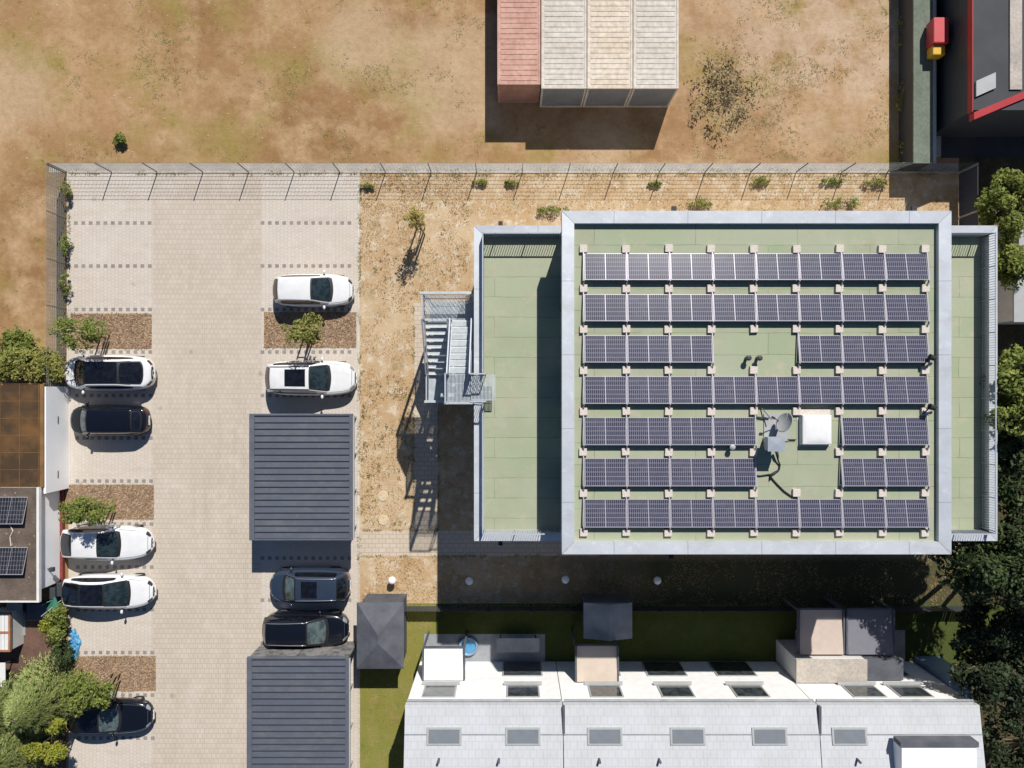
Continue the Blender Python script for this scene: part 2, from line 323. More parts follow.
# ------------------------------------------------------------------ building helpers
class MB:
    def __init__(s, origin=(0, 0, 0)):
        s.v = []; s.f = []; s.o = Vector(origin)
    def add(s, vs, fs):
        b = len(s.v); s.v += [tuple(v) for v in vs]; s.f += [tuple(b + i for i in f) for f in fs]; return s
    def box(s, x0, x1, y0, y1, z0, z1):
        x0, x1 = min(x0, x1), max(x0, x1); y0, y1 = min(y0, y1), max(y0, y1)
        vs = [(x0, y0, z0), (x1, y0, z0), (x1, y1, z0), (x0, y1, z0), (x0, y0, z1), (x1, y0, z1), (x1, y1, z1), (x0, y1, z1)]
        return s.add(vs, [(3, 2, 1, 0), (4, 5, 6, 7), (0, 1, 5, 4), (1, 2, 6, 5), (2, 3, 7, 6), (3, 0, 4, 7)])
    def hexa(s, b, t):       # bottom and top quads, counter-clockwise from above
        return s.add(list(b) + list(t), [(3, 2, 1, 0), (4, 5, 6, 7), (0, 1, 5, 4), (1, 2, 6, 5), (2, 3, 7, 6), (3, 0, 4, 7)])
    def bar(s, a, b, w, h=None, up=(0, 0, 1)):
        a, b = Vector(a), Vector(b); h = h or w
        d = (b - a).normalized(); u = Vector(up)
        if abs(d.dot(u)) > .98: u = Vector((0, 1, 0))
        x = d.cross(u).normalized() * w / 2; y = x.cross(d).normalized() * h / 2
        q = [-x - y, x - y, x + y, -x + y]
        vs = [a + k for k in q] + [b + k for k in q]
        return s.add(vs, [(0, 1, 2, 3), (7, 6, 5, 4), (0, 4, 5, 1), (1, 5, 6, 2), (2, 6, 7, 3), (3, 7, 4, 0)])
    def tube(s, pts, rads, n=8):
        pts = [Vector(p) for p in pts]
        if isinstance(rads, (int, float)): rads = [rads] * len(pts)
        rings = []
        for i, p in enumerate(pts):
            d = (pts[min(i + 1, len(pts) - 1)] - pts[max(i - 1, 0)]).normalized()
            u = Vector((0, 0, 1)) if abs(d.z) < .95 else Vector((1, 0, 0))
            x = d.cross(u).normalized(); y = x.cross(d)
            rings.append([p + (x * math.cos(2 * math.pi * k / n) + y * math.sin(2 * math.pi * k / n)) * rads[i] for k in range(n)])
        vs = [v for r in rings for v in r]; fs = []
        for i in range(len(pts) - 1):
            for k in range(n):
                fs.append((i * n + k, i * n + (k + 1) % n, (i + 1) * n + (k + 1) % n, (i + 1) * n + k))
        fs.append(tuple(range(n - 1, -1, -1))); fs.append(tuple(range((len(pts) - 1) * n, len(pts) * n)))
        return s.add(vs, fs)
    def lathe(s, c, prof, n=20):   # prof: list of (r, z)
        vs = [(c[0] + r * math.cos(2 * math.pi * k / n), c[1] + r * math.sin(2 * math.pi * k / n), c[2] + z) for r, z in prof for k in range(n)]
        fs = [(i * n + k, i * n + (k + 1) % n, (i + 1) * n + (k + 1) % n, (i + 1) * n + k) for i in range(len(prof) - 1) for k in range(n)]
        fs.append(tuple(range(n - 1, -1, -1))); m = (len(prof) - 1) * n
        fs.append(tuple(range(m, m + n)))
        return s.add(vs, fs)
    def grid(s, fn, nu, nv):
        vs = [fn(i / nu, j / nv) for i in range(nu + 1) for j in range(nv + 1)]
        fs = [(i * (nv + 1) + j, (i + 1) * (nv + 1) + j, (i + 1) * (nv + 1) + j + 1, i * (nv + 1) + j + 1) for i in range(nu) for j in range(nv)]
        return s.add(vs, fs)
    def build(s, name, mat, parent=None, smooth=False, bevel=0):
        me = bpy.data.meshes.new(name)
        o = s.o
        me.from_pydata([(v[0] - o.x, v[1] - o.y, v[2] - o.z) for v in s.v], [], s.f)
        me.materials.append(M[mat] if isinstance(mat, str) else mat)
        if smooth: me.polygons.foreach_set('use_smooth', [True] * len(me.polygons))
        me.update()
        ob = bpy.data.objects.new(name, me); COL.objects.link(ob)
        if parent is not None: ob.parent = parent
        elif o.length > 0: ob.location = o
        if bevel:
            b = ob.modifiers.new('bevel', 'BEVEL'); b.width = bevel; b.segments = 2; b.limit_method = 'ANGLE'
        return ob

def tag(o, label, cat, group=None, kind=None):
    o['label'] = label; o['category'] = cat
    if group: o['group'] = group
    if kind: o['kind'] = kind
    return o
def thing(name, label, cat, loc=(0, 0, 0), rz=0, group=None):
    o = bpy.data.objects.new(name, None); COL.objects.link(o)
    o.location = loc; o.rotation_euler = (0, 0, rz); o.empty_display_size = .2
    return tag(o, label, cat, group)
def struct(name, mb, mat, kind='structure', label=None):
    o = mb.build(name, mat); o['kind'] = kind
    if label: o['label'] = label
    return o
def copy_thing(src, name, label, cat, loc, group=None):
    r = src.copy(); COL.objects.link(r); r.name = name; r.location = loc
    tag(r, label, cat, group)
    for ch in list(src.children):
        c = ch.copy(); COL.objects.link(c); c.parent = r
        for g in ch.children:
            d = g.copy(); COL.objects.link(d); d.parent = c
    return r
ORD = ['first', 'second', 'third', 'fourth', 'fifth', 'sixth', 'seventh', 'eighth', 'ninth', 'tenth',
       'eleventh', 'twelfth', 'thirteenth', 'fourteenth', 'fifteenth', 'sixteenth', 'seventeenth', 'eighteenth', 'nineteenth', 'twentieth']
def sheet(px0, py0, px1, py1, z):
    x0, y1 = P(px0, py0); x1, y0 = P(px1, py1)
    return MB().add([(x0, y0, z), (x1, y0, z), (x1, y1, z), (x0, y1, z)], [(0, 1, 2, 3)])

# ------------------------------------------------------------------ the setting
g = MB().add([(-400, -400, 0), (400, -400, 0), (400, 400, 0), (-400, 400, 0)], [(0, 1, 2, 3)])
struct('ground', g, 'field')
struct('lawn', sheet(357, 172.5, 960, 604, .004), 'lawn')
struct('driveway_paving', sheet(68.5, 172.5, 360, 1100, .008), 'drive')
struct('left_bay_paving', sheet(69, 173, 152.5, 1099, .012), 'bay')
struct('right_bay_paving', sheet(261.5, 173, 357.5, 1098, .0122), 'bay')
struct('concrete_strip', sheet(49, 163.5, 958, 172.5, .010), 'concrete')
struct('entrance_path', sheet(360, 530.5, 600, 556, .012), 'path')
struct('side_path', sheet(414.5, 303, 438, 530.5, .0125), 'path')
struct('stair_slab', sheet(438.2, 306, 482, 402, .014), 'concrete')
k = MB(); x0 = PX(67.2); x1 = PX(69); k.box(x0, x1, PY(397), PY(172.5), 0, .035); struct('left_kerb', k, 'kerb')
k = MB(); k.box(PX(357.6), PX(359.6), PY(556), PY(172.5), 0, .03); struct('lawn_kerb', k, 'kerb')
k = MB(); k.box(PX(69), PX(959), PY(173), PY(171.6), 0, .05); struct('fence_kerb', k, 'kerb')
beds = [(70.5, 313.5, 152, 349), (66.5, 484.5, 154, 519.5), (70, 656, 156, 691), (264, 312, 356.5, 348)]
for b in beds: struct('planting_bed', sheet(*b, .018), 'mulch')
dm = MB()
def dashes(xs, y):
    for x in xs:
        cx, cy = P(x, y); dm.box(cx - .105, cx + .105, cy - .1, cy + .1, .0, .0165)
for y in (223, 266, 309.5, 352, 395.5, 438, 481, 524, 567, 609.5, 652.5, 695, 738): dashes([76 + (y - 223) * .006 + 7.37 * i for i in range(11)], y)
for y in (223, 266, 309.5, 352, 395.5, 438, 481, 524, 558, 600, 643): dashes([262.6 + 7.24 * i for i in range(13)], y)
struct('marker_pavers', dm, 'marker')
struct('neighbour_patio', sheet(-60, 600, 62, 668, .010), 'brown_patio')
struct('garden_soil', sheet(-120, 668, 66, 1000, .0105), 'soil')
struct('side_garden', sheet(959, 150, 1180, 1000, .003), 'undergrowth')
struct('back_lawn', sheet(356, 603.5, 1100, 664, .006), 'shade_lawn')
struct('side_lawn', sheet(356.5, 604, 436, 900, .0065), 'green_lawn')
struct('house_terrace', sheet(424, 634, 545, 663, .012), 'grey_slab')
struct('right_terrace', sheet(795, 630, 905, 664, .012), 'concrete')
struct('side_drive', sheet(940, -120, 1140, 158, .012), 'asphalt')
k = MB(); k.box(PX(935.2), PX(940), PY(157), PY(-120), 0, .1); struct('drive_kerb', k, 'kerb')

# loose straw blades and bark chips
rng = random.Random(7)
mb = MB()
def blade(mb, x, y, z, h, lean, w):
    a = rng.uniform(0, 6.28); dx, dy = math.cos(a), math.sin(a)
    mb.add([(x - dy * w, y + dx * w, z), (x + dy * w, y - dx * w, z), (x + dx * lean, y + dy * lean, z + h)], [(0, 1, 2)])
for i in range(30000):
    px = rng.uniform(361, 470); py = rng.uniform(174, 600)
    if rng.random() < .45: px, py = rng.uniform(361, 958), rng.choice((rng.uniform(173, 215), rng.uniform(557, 601)))
    if 413 < px < 439 and 302 < py < 558 or 529 < py < 557: continue
    if mnoise.noise((px * .045, py * .045, 3)) < -.12: continue
    x, y = P(px, py); blade(mb, x, y, .004, rng.uniform(.03, .10), rng.uniform(.03, .12), rng.uniform(.01, .022))
struct('dry_grass', mb, 'straw', 'stuff', 'short straw coloured dry grass covering the lawn')
mb = MB()
for b in beds:
    for i in range(1900):
        x, y = P(rng.uniform(b[0] + .6, b[2] - .6), rng.uniform(b[1] + .6, b[3] - .6))
        a = rng.uniform(0, 3.14); l = rng.uniform(.03, .08); w = rng.uniform(.012, .03); z = .02 + rng.uniform(0, .03)
        c, s_ = math.cos(a), math.sin(a); t = rng.uniform(-.02, .02)
        mb.add([(x - c * l - s_ * w, y - s_ * l + c * w, z - t), (x - c * l + s_ * w, y - s_ * l - c * w, z), (x + c * l + s_ * w, y + s_ * l - c * w, z + t), (x + c * l - s_ * w, y + s_ * l + c * w, z)], [(0, 1, 2, 3)])
ch = mb
mb = MB()
for i in range(150000):
    if len(mb.f) > 9000: break
    px = rng.uniform(-60, 905); py = rng.uniform(-40, 161) if rng.random() < .8 else rng.uniform(161, 380)
    if py > 160 and px > 46: continue
    if 485 < px < 682 and py < 150: continue
    v = mnoise.noise((px * .016, py * .02, 8)) + .6 * mnoise.noise((px * .06, py * .06, 1)) + (.25 if 690 < px < 900 else 0) + (.25 if px < 46 and py > 240 else 0)
    if v + rng.gauss(0, .22) < .52: continue
    x, y = P(px, py); h_ = rng.uniform(.05, .16)
    for q_ in range(3): blade(mb, x + rng.uniform(-.09, .09), y + rng.uniform(-.09, .09), 0, h_ * .35, rng.uniform(.05, .13), rng.uniform(.012, .026))
struct('field_weeds', mb, 'leaf_dry_green', 'stuff', 'low olive weeds and dry tufts scattered over the field')
mb = MB()
for i in range(700):
    px = rng.uniform(-40, 900); py = rng.uniform(-30, 160)
    if 485 < px < 682 and py < 150: continue
    x, y = P(px, py); s_ = rng.uniform(.015, .05); a = rng.uniform(0, 3)
    q = [(x + s_ * rng.uniform(.6, 1.2) * math.cos(a + k_ * 1.257), y + s_ * rng.uniform(.6, 1.2) * math.sin(a + k_ * 1.257), 0) for k_ in range(5)]
    mb.add(q + [(x, y, s_ * .8)], [(k_, (k_ + 1) % 5, 5) for k_ in range(5)])
struct('field_stones', mb, 'stone_cover', 'stuff', 'small pale stones lying about the dry field')
# grass and weeds spilling over the paving edges and joints
mb = MB()
def spill(px0, py0, px1, py1, n, w):
    for i in range(n):
        f = rng.random(); px = px0 + (px1 - px0) * f; py = py0 + (py1 - py0) * f
        if mnoise.noise((px * .08, py * .08, 2)) < -.05: continue
        x, y = P(px, py); x += rng.gauss(0, w); y += rng.gauss(0, w)
        blade(mb, x, y, .015, rng.uniform(.03, .1), rng.uniform(.03, .12), rng.uniform(.012, .025))
spill(360, 176, 358.5, 560, 1500, .05); spill(69, 180, 68, 395, 900, .06); spill(69, 173, 357, 173, 1300, .06); spill(360, 173.5, 956, 173.5, 3800, .12)
spill(361, 530, 440, 530, 260, .03); spill(361, 556, 560, 556, 620, .04); spill(414, 303, 414, 530, 500, .035); spill(438.5, 404, 438.5, 530, 420, .035)
spill(360, 604, 940, 604, 1800, .12)
for b in beds:
    spill(b[0], b[1], b[2], b[1], 90, .02); spill(b[0], b[3], b[2], b[3], 90, .02)
for i in range(520):
    px, py = rng.uniform(362, 412), rng.uniform(370, 528)
    if rng.random() < .35: px, py = rng.uniform(362, 470), rng.uniform(176, 300)
    if mnoise.noise((px * .05, py * .05, 6)) < -.02: continue
    x, y = P(px, py)
    for q_ in range(rng.randint(4, 11)): blade(mb, x + rng.gauss(0, .05), y + rng.gauss(0, .05), .006, rng.uniform(.04, .12), rng.uniform(.03, .1), rng.uniform(.012, .026))
struct('edge_weeds', mb, 'leaf_dry_green', 'stuff', 'olive and straw coloured weeds along kerbs, paving edges and in the dry lawn')
mb = ch
struct('mulch_chips', mb, 'chips', 'stuff', 'loose brown bark chips covering the planting beds')

# ------------------------------------------------------------------ office building
ZT, ZC, ZR, ZP = 7.7, 8.2, 10.5, 10.76   # terrace floor, terrace coping, main roof, main parapet
xw, xe = PX(474, ZC), PX(997.5, ZC); yn, ys = PY(225.5, ZC), PY(541, ZC)
mx0, mx1 = PX(562, ZP), PX(951.5, ZP); my1, my0 = PY(210.8, ZP), PY(554.3, ZP)
bl = thing('office_building', 'flat roofed office block with green roofing, grey metal parapets and solar panels', 'building', (xw + 1, ys + 1, 0))
O = bl.location
def W(): return MB(O)
i_ = .06
W().box(xw + i_, xe - i_, ys + i_, yn - i_, 0, ZT).build('wall', 'render_wall', bl)
W().box(mx0 + i_ * 3, mx1 - i_ * 3, my0 + i_ * 3, my1 - i_ * 3, ZT + .002, ZR - .05).build('upper_wall', 'render_wall', bl)
def ring(x0, x1, y0, y1, w, z0, z1, name, skip=(), lip=.04):
    # parapet: mitred coping ring, four sloping top pieces, made as two meshes (x runs and y runs)
    def q(mt, p0, p1, p2, p3):
        m = W(); m.hexa([(p[0], p[1], z0) for p in (p0, p1, p2, p3)], [(p[0], p[1], z1 + (0 if i < 2 else -.03)) for i, p in enumerate((p0, p1, p2, p3))])
        m.build('coping', mt, bl)
    a, b = 'coping', 'coping_y'
    if 'n' not in skip: q(a, (x1, y1), (x0, y1), (x0 + (w if 'w' not in skip else 0), y1 - w), (x1 - (w if 'e' not in skip else 0), y1 - w))
    if 's' not in skip: q(a, (x0, y0), (x1, y0), (x1 - (w if 'e' not in skip else 0), y0 + w), (x0 + (w if 'w' not in skip else 0), y0 + w))
    gp = .012
    if 'w' not in skip: q(b, (x0, y1 - gp * 2), (x0, y0 + gp * 2), (x0 + w, y0 + w + gp), (x0 + w, y1 - w - gp))
    if 'e' not in skip: q(b, (x1, y0 + gp * 2), (x1, y1 - gp * 2), (x1 - w, y1 - w - gp), (x1 - w, y0 + w + gp))
ring(mx0, mx1, my0, my1, .515, ZR - .3, ZP, 'coping')
W().box(mx0 + .45, mx1 - .45, my0 + .45, my1 - .45, ZR - .1, ZR).build('roof', 'roof', bl)
cw = .36
ring(xw, mx0 + .19, ys, yn, cw, ZT - .35, ZC, 'coping', skip=('e',))
ring(mx1 - .19, xe, ys, yn, cw, ZT - .35, ZC, 'coping', skip=('w',))
W().box(xw + cw - .05, mx0 + .25, ys + cw - .05, yn - cw + .05, ZT - .1, ZT + .004).build('terrace_floor', 'roof', bl)
W().box(mx1 - .25, xe - cw + .05, ys + cw - .05, yn - cw + .05, ZT - .1, ZT + .004).build('terrace_floor', 'roof', bl)
# windows of the upper storey facing the terraces, and rows on the lower walls
def window(x, y, wx, wy, z0, z1):
    f = W().box(x - wx / 2, x + wx / 2, y - wy / 2, y + wy / 2, z0, z1).build('window', 'dark_metal', bl)
    sx, sy = (wx * .5 + .01, wy / 2 - .08) if wx < wy else (wx / 2 - .08, wy * .5 + .01)
    W().box(x - sx, x + sx, y - sy, y + sy, z0 + .08, z1 - .08).build('pane', 'win', f)
for k_ in range(3):
    y = my0 + 2.6 + k_ * 4.4
    window(mx0 + .17, y, .08, 1.8, ZT + .1, ZT + 2.2); window(mx1 - .17, y, .08, 1.8, ZT + .1, ZT + 2.2)
for k_ in range(6):
    for z in (1.0, 4.3):
        window(xw + 2.4 + k_ * 3.7, ys + .055, 1.5, .06, z, z + 1.6); window(xw + 2.4 + k_ * 3.7, yn - .055, 1.5, .06, z, z + 1.6)
for px, py, z in ((674, 209.2, ZR - .15), (914, 209.2, ZR - .15), (500.5, 224, ZT - .1), (500.5, 542.6, ZT - .1), (671, 555.6, ZR - .15)):
    x, y = P(px, py, z); W().box(x - .1, x + .1, y - .12, y + .12, z - .08, z + .05).build('overflow_spout', 'black', bl)

# terrace railings
def railing(name, label, pts, zf, h, gap, org, bal=.014, flat=.05):
    r = thing(name, label, 'railing', org)
    top = MB(org); bm_ = MB(org)
    for (ax, ay), (bx, by) in zip(pts[:-1], pts[1:]):
        L = math.hypot(bx - ax, by - ay); n = max(2, round(L / gap)); ux, uy = (bx - ax) / L, (by - ay) / L
        top.bar((ax, ay, zf + h), (bx, by, zf + h), .05, .04); top.bar((ax, ay, zf + .1), (bx, by, zf + .1), .03, .03)
        for i in range(n + 1):
            x, y = ax + ux * L * i / n, ay + uy * L * i / n
            post = i % 13 == 0 or i == n
            if post: bm_.bar((x, y, zf), (x, y, zf + h - .02), .05)
            else: # flat bars set edge-on to the rail
                bm_.box(x - (bal if abs(ux) > .5 else flat) / 2, x + (bal if abs(ux) > .5 else flat) / 2, y - (flat if abs(ux) > .5 else bal) / 2, y + (flat if abs(ux) > .5 else bal) / 2, zf + .11, zf + h - .02)
    top.build('handrail', 'rail_metal', r); bm_.build('balusters', 'rail_metal', r)
    return r
rzf = ZT + .004
rx, ry1, ry0 = xw + cw + .06, yn - cw - .06, ys + cw + .06
yg0, yg1 = PY(402, 8.2), PY(373, 8.2)
railing('terrace_railing', 'grey baluster railing along three sides of the left roof terrace', [(mx0 + .1, ry1), (rx, ry1), (rx, yg1)], rzf, 1.0, .115, (rx, ry1, ZT))
railing('terrace_railing', 'grey baluster railing on left terrace, south of the stair platform', [(rx, yg0), (rx, ry0), (mx0 + .1, ry0)], rzf, 1.0, .115, (rx, ry0, ZT))
rx2 = xe - cw - .06
railing('terrace_railing', 'grey baluster railing round the narrow right roof terrace', [(mx1 - .1, ry1), (rx2, ry1), (rx2, ry0), (mx1 - .1, ry0)], rzf, 1.0, .115, (rx2, ry1, ZT))

# ------------------------------------------------------------------ solar array
KP = F / (H - 10.65)
px_m = 43.0 / KP
def panel_proto():
    r = thing('solar_panel', '', 'solar panel')
    wdt, dep, zl, zh = px_m - .075, 27.2 / KP, .07, .29
    def S(u, v, dz=0): return (.045 + u * wdt, -v * dep, zl + (zh - zl) * v + dz)
    f = MB()
    f.hexa([S(0, 1, -.035), S(1, 1, -.035), S(1, 0, -.035), S(0, 0, -.035)], [S(0, 1), S(1, 1), S(1, 0), S(0, 0)])
    f.hexa([S(.494, 1, .0005), S(.506, 1, .0005), S(.506, 0, .0005), S(.494, 0, .0005)], [S(.4925, 1, .006), S(.5075, 1, .006), S(.5075, 0, .006), S(.4925, 0, .006)])
    f.build('frame', 'alu', r)
    for a, b in ((.012, .491), (.509, .988)):
        c = MB(); c.add([S(a, .985, .004), S(b, .985, .004), S(b, .015, .004), S(a, .015, .004)], [(0, 1, 2, 3)])
        c.build('cell_glass', M['cells_half'], r)
    m = MB(); m.bar((0, .12, .09), (0, -dep - .04, zh - .01), .05, .05); m.bar((0, -dep - .02, zh - .03), (0, -dep - .30, .08), .05, .04)
    m.bar((0, -dep + .02, zh - .04), (0, -dep + .02, .0), .04)
    m.build('mounting_rail', 'alu', r)
    return r
M['cells_half'] = mat_cells('solar_cells_half', 10, 6, (.017, .019, .036, 1), (.034, .036, .058, 1), (.21, .21, .27, 1), .10)
proto = panel_proto()
rail_mesh = [c for c in proto.children if c.name.startswith('mounting_rail')][0]
rows = [(253.2, [(0, 8)]), (294.2, [(0, 8)]), (335.3, [(0, 3), (5, 3)]), (376.4, [(0, 8)]), (417.5, [(0, 4), (6, 2)]), (458.5, [(0, 4), (6, 2)]), (499.5, [(0, 8)])]
first = True
for ri, (py, runs) in enumerate(rows):
    for bi, (c0, n) in enumerate(runs):
        for i in range(n):
            x = PX(583.6 + 43 * (c0 + i), 10.65); y = PY(py, 10.62)
            rowname = ORD[ri] if ri < 6 else 'bottom'
            if len(runs) == 1: lab = f'solar panel in the {rowname} row from top, {ORD[i]} from the left'.replace('bottom row from top', 'bottom row')
            else:
                side = 'left' if bi == 0 else 'right'
                lab = f'solar panel in the {rowname} row from top, {ORD[i]} of its {side} block'
            if first:
                o = proto; o.location = (x, y, ZR); tag(o, lab, 'solar panel', 'solar panels on the office roof'); first = False
            else: o = copy_thing(proto, 'solar_panel', lab, 'solar panel', (x, y, ZR), 'solar panels on the office roof')
            if i == n - 1:
                c = rail_mesh.copy(); COL.objects.link(c); c.parent = o; c.location = (px_m, 0, 0)
blk = None
by = [248.6, 288.3, 329.2, 370.2, 411.2, 452, 493.2, 532.6]
bx = [583.8, 626.4, 669, 711.6, 754.2, 797, 840, 882.8, 926]
names = ['above the top panel row', 'between the first and second panel rows', 'between the second and third panel rows', 'between the third and fourth panel rows',
         'between the fourth and fifth panel rows', 'between the fifth and sixth panel rows', 'between the sixth and bottom panel rows', 'below the bottom panel row']
for j, y in enumerate(by):
    cols = [k_ for k_ in range(9) if not (j == 5 and k_ == 5)]
    for n_, k_ in enumerate(cols):
        lab = f'concrete block {names[j]}, {ORD[n_]} from left'
        X, Y = P(bx[k_] - .3, y, 10.62)
        if blk is None:
            s_ = .168
            m = MB((X, Y, ZR)); m.hexa([(X - s_, Y - s_, ZR), (X + s_, Y - s_, ZR), (X + s_, Y + s_, ZR), (X - s_, Y + s_, ZR)], [(X - s_ + .01, Y - s_ + .01, ZR + .13), (X + s_ - .01, Y - s_ + .01, ZR + .13), (X + s_ - .01, Y + s_ - .01, ZR + .13), (X - s_ + .01, Y + s_ - .01, ZR + .13)])
            blk = m.build('ballast_block', 'concrete_block', bevel=.012); blk.location = (X, Y, ZR)
            tag(blk, lab, 'concrete block', 'concrete blocks holding the solar racks')
        else:
            c = blk.copy(); COL.objects.link(c); c.location = (X + rng.uniform(-.02, .02), Y + rng.uniform(-.02, .02), ZR); c.rotation_euler.z = rng.uniform(-.05, .05)
            tag(c, lab, 'concrete block', 'concrete blocks holding the solar racks')

# rooftop furniture
x, y = P(817.0, 429.8, 10.8)
t = thing('skylight', 'square white dome skylight with white frame beside the satellite dish', 'skylight', (x, y, ZR))
m = MB((x, y, ZR)); h_ = .65
m.box(x - .72, x + .68, y - .72, y + .86, ZR, ZR + .02); m.build('flashing', 'concrete_block', t)
m = MB((x, y, ZR)); m.hexa([(x - h_, y - h_, ZR + .02), (x + h_, y - h_, ZR + .02), (x + h_, y + h_, ZR + .02), (x - h_, y + h_, ZR + .02)], [(x - h_ + .04, y - h_ + .04, ZR + .32), (x + h_ - .04, y - h_ + .04, ZR + .32), (x + h_ - .04, y + h_ - .04, ZR + .32), (x - h_ + .04, y + h_ - .04, ZR + .32)])
m.build('frame', 'white_plastic', t, bevel=.02)
m = MB((x, y, ZR)); d = h_ - .09
m.grid(lambda u, v: (x + (u * 2 - 1) * d, y + (v * 2 - 1) * d, ZR + .325 + .06 * (1 - abs(u * 2 - 1) ** 2.6) ** .7 * (1 - abs(v * 2 - 1) ** 2.6) ** .7), 16, 16)
m.build('dome', 'dome', t, True)

x, y = P(779, 427, 10.9)
t = thing('satellite_dish', 'grey satellite dish on a short mast with a feed arm', 'satellite dish', (x, y, ZR))
org = (x, y, ZR)
MB(org).box(x - .5, x + .55, y - .62, y + .55, ZR, ZR + .05).build('base_plate', 'lightgrey', t)
MB(org).tube([(x + .1, y, ZR + .05), (x + .1, y, ZR + .75)], .045, 10).build('mast', 'dark_metal', t)
nrm = Vector((-.88, .38, .36)).normalized(); ctr = Vector((x + .10, y + .20, ZR + .80))
ux = nrm.cross(Vector((0, 0, 1))).normalized(); uy = ux.cross(nrm)
dm_ = MB(org); rr = .43
def dish(u, v):
    a = v * 2 * math.pi; r_ = u * rr
    return ctr + ux * r_ * math.cos(a) + uy * r_ * math.sin(a) * 1.05 + nrm * (.50 * r_ * r_ - .05)
dm_.grid(dish, 10, 28)
o = dm_.build('reflector', 'lightgrey', t, True); s = o.modifiers.new('solid', 'SOLIDIFY'); s.thickness = .015
fe = ctr + nrm * .45 - uy * .2
MB(org).tube([ctr - uy * .38, fe], .02, 8).tube([fe - nrm * .05, fe + nrm * .1], .05, 10).build('feed_arm', 'dark_metal', t)
MB(org).bar((x - .95, y + .42, ZR + .06), (x - .3, y + .35, ZR + .1), .05).bar((x - .62, y + .8, ZR + .06), (x - .3, y + .3, ZR + .4), .035).build('brace', 'dark_metal', t)
MB(org).bar((x + .5, y - .55, ZR + .06), (x + .85, y - .55, ZR + .06), .04).build('foot_bar', 'dark_metal', t)

x, y = P(775.5, 444, 11.4)
t = thing('vent_cowl', 'pale zinc vent cowl with a four sided cap below the satellite dish', 'vent cowl', (x, y, ZR)); org = (x, y, ZR)
MB(org).box(x - .2, x + .2, y - .2, y + .2, ZR, ZR + .6).build('shaft', 'bluegrey', t)
s_ = .33; z0, z1 = ZR + .55, ZR + 1.0
MB(org).box(x - s_, x + s_, y - s_ * .85, y + s_ * .85, z0, z1).build('housing', 'bluegrey', t, bevel=.01)
MB(org).add([(x - s_ - .02, y - s_ * .9, z1 + .002), (x + s_ + .02, y - s_ * .9, z1 + .002), (x + s_ + .02, y + s_ * .9, z1 + .002), (x - s_ - .02, y + s_ * .9, z1 + .002), (x, y, z1 + .022)], [(0, 1, 4), (1, 2, 4), (2, 3, 4), (3, 0, 4), (3, 2, 1, 0)]).build('cap', 'bluegrey', t)
def Q(px, py, dz): return (*P(px, py, ZR + dz), ZR + dz)
m = MB().tube([Q(776.5, 451, .25), Q(777.5, 456, .2), Q(778, 460, .12), Q(780, 465, .06), Q(779, 470, .05), Q(775, 472.5, .06), Q(771, 475, .06), Q(770, 480, .05)], [.07, .06, .034, .034, .036, .055, .06, .034], 8)
m.tube([Q(773, 474, .07), Q(768, 474.5, .06), Q(760, 475.8, .05), Q(755.5, 475.4, .05)], .028, 8).tube([Q(771, 477, .06), Q(777, 484, .05), Q(784, 491, .05), Q(791, 496, .05), Q(797, 498, .05)], .030, 8)
tag(m.build('cable_hose', 'black', None, True), 'black branching hose running from the vent cowl across the green roof', 'hose')
for px, py, lab in ((748.3, 358, 'small dark vent pipe, left one of the pair in the roof clearing'), (759.3, 358, 'small dark vent pipe, right one of the pair in the roof clearing'), (732.2, 447, 'small vent pipe at the lower edge of the fifth panel row')):
    X, Y = P(px, py, 10.8)
    t = thing('vent_pipe', lab, 'vent pipe', (X, Y, ZR), group='vent pipes on the office roof')
    MB((X, Y, ZR)).lathe((X, Y, ZR), [(.07, 0), (.07, .3)], 12).build('pipe', 'dark_metal', t, True)
    MB((X, Y, ZR)).lathe((X, Y, ZR), [(.08, .3), (.12, .31), (.12, .38), (.05, .42)], 12).build('cap', 'lightgrey' if py > 400 else 'dark_metal', t)
for px, py, lab in ((931, 358, 'upper of two black floodlights fixed inside the right roof parapet'), (931, 407.5, 'lower of two black floodlights fixed inside the right roof parapet')):
    X, Y = P(px, py, 10.9)
    t = thing('floodlight', lab, 'floodlight', (X, Y, ZR + .25), group='floodlights on the right parapet'); org = (X, Y, ZR + .25)
    MB(org).bar((X + .35, Y, ZR + .22), (X, Y, ZR + .5), .06).build('bracket', 'black', t)
    MB(org).tube([(X + .1, Y - .02, ZR + .5), (X - .12, Y + .05, ZR + .5)], [.11, .13], 10).build('head', 'black', t)
    MB(org).bar((X - .1, Y - .03, ZR + .45), (X - .25, Y - .3, ZR + .2), .04).build('stay', 'black', t)

# ------------------------------------------------------------------ steel stair tower
U = H / F                    # metres per pixel on the ground
SX0, SXM, SX1 = -73.5 * U, -51.5 * U, -32.5 * U
SN, SNL, SSL, SS = 74 * U, 53 * U, 8 * U, -15 * U
st = thing('stair_tower', 'galvanised steel outside staircase zigzagging up to the left roof terrace', 'staircase', (SX0, SS, 0)); org = (SX0, SS, 0)
zt = 8.26; dz = zt / 5
def grating(mb, x0, x1, y0, y1, z, solid=False):   # open grating: frame and close bars
    mb.box(x0, x1, y0, y0 + .03, z - .05, z); mb.box(x0, x1, y1 - .03, y1, z - .05, z)
    if solid: mb.box(x0 + .02, x1 - .02, y0 + .031, y1 - .031, z - .031, z - .029)
    n = max(2, int((x1 - x0) / .06))
    for i in range(n + 1):
        xx = x0 + (x1 - x0) * i / n; mb.box(xx - .017, xx + .017, y0 + .03, y1 - .03, z - .03, z - .002)
    n = max(2, int((y1 - y0) / .33))
    for i in range(1, n):
        yy = y0 + (y1 - y0) * i / n; mb.box(x0, x1, yy - .012, yy + .012, z - .045, z - .035)
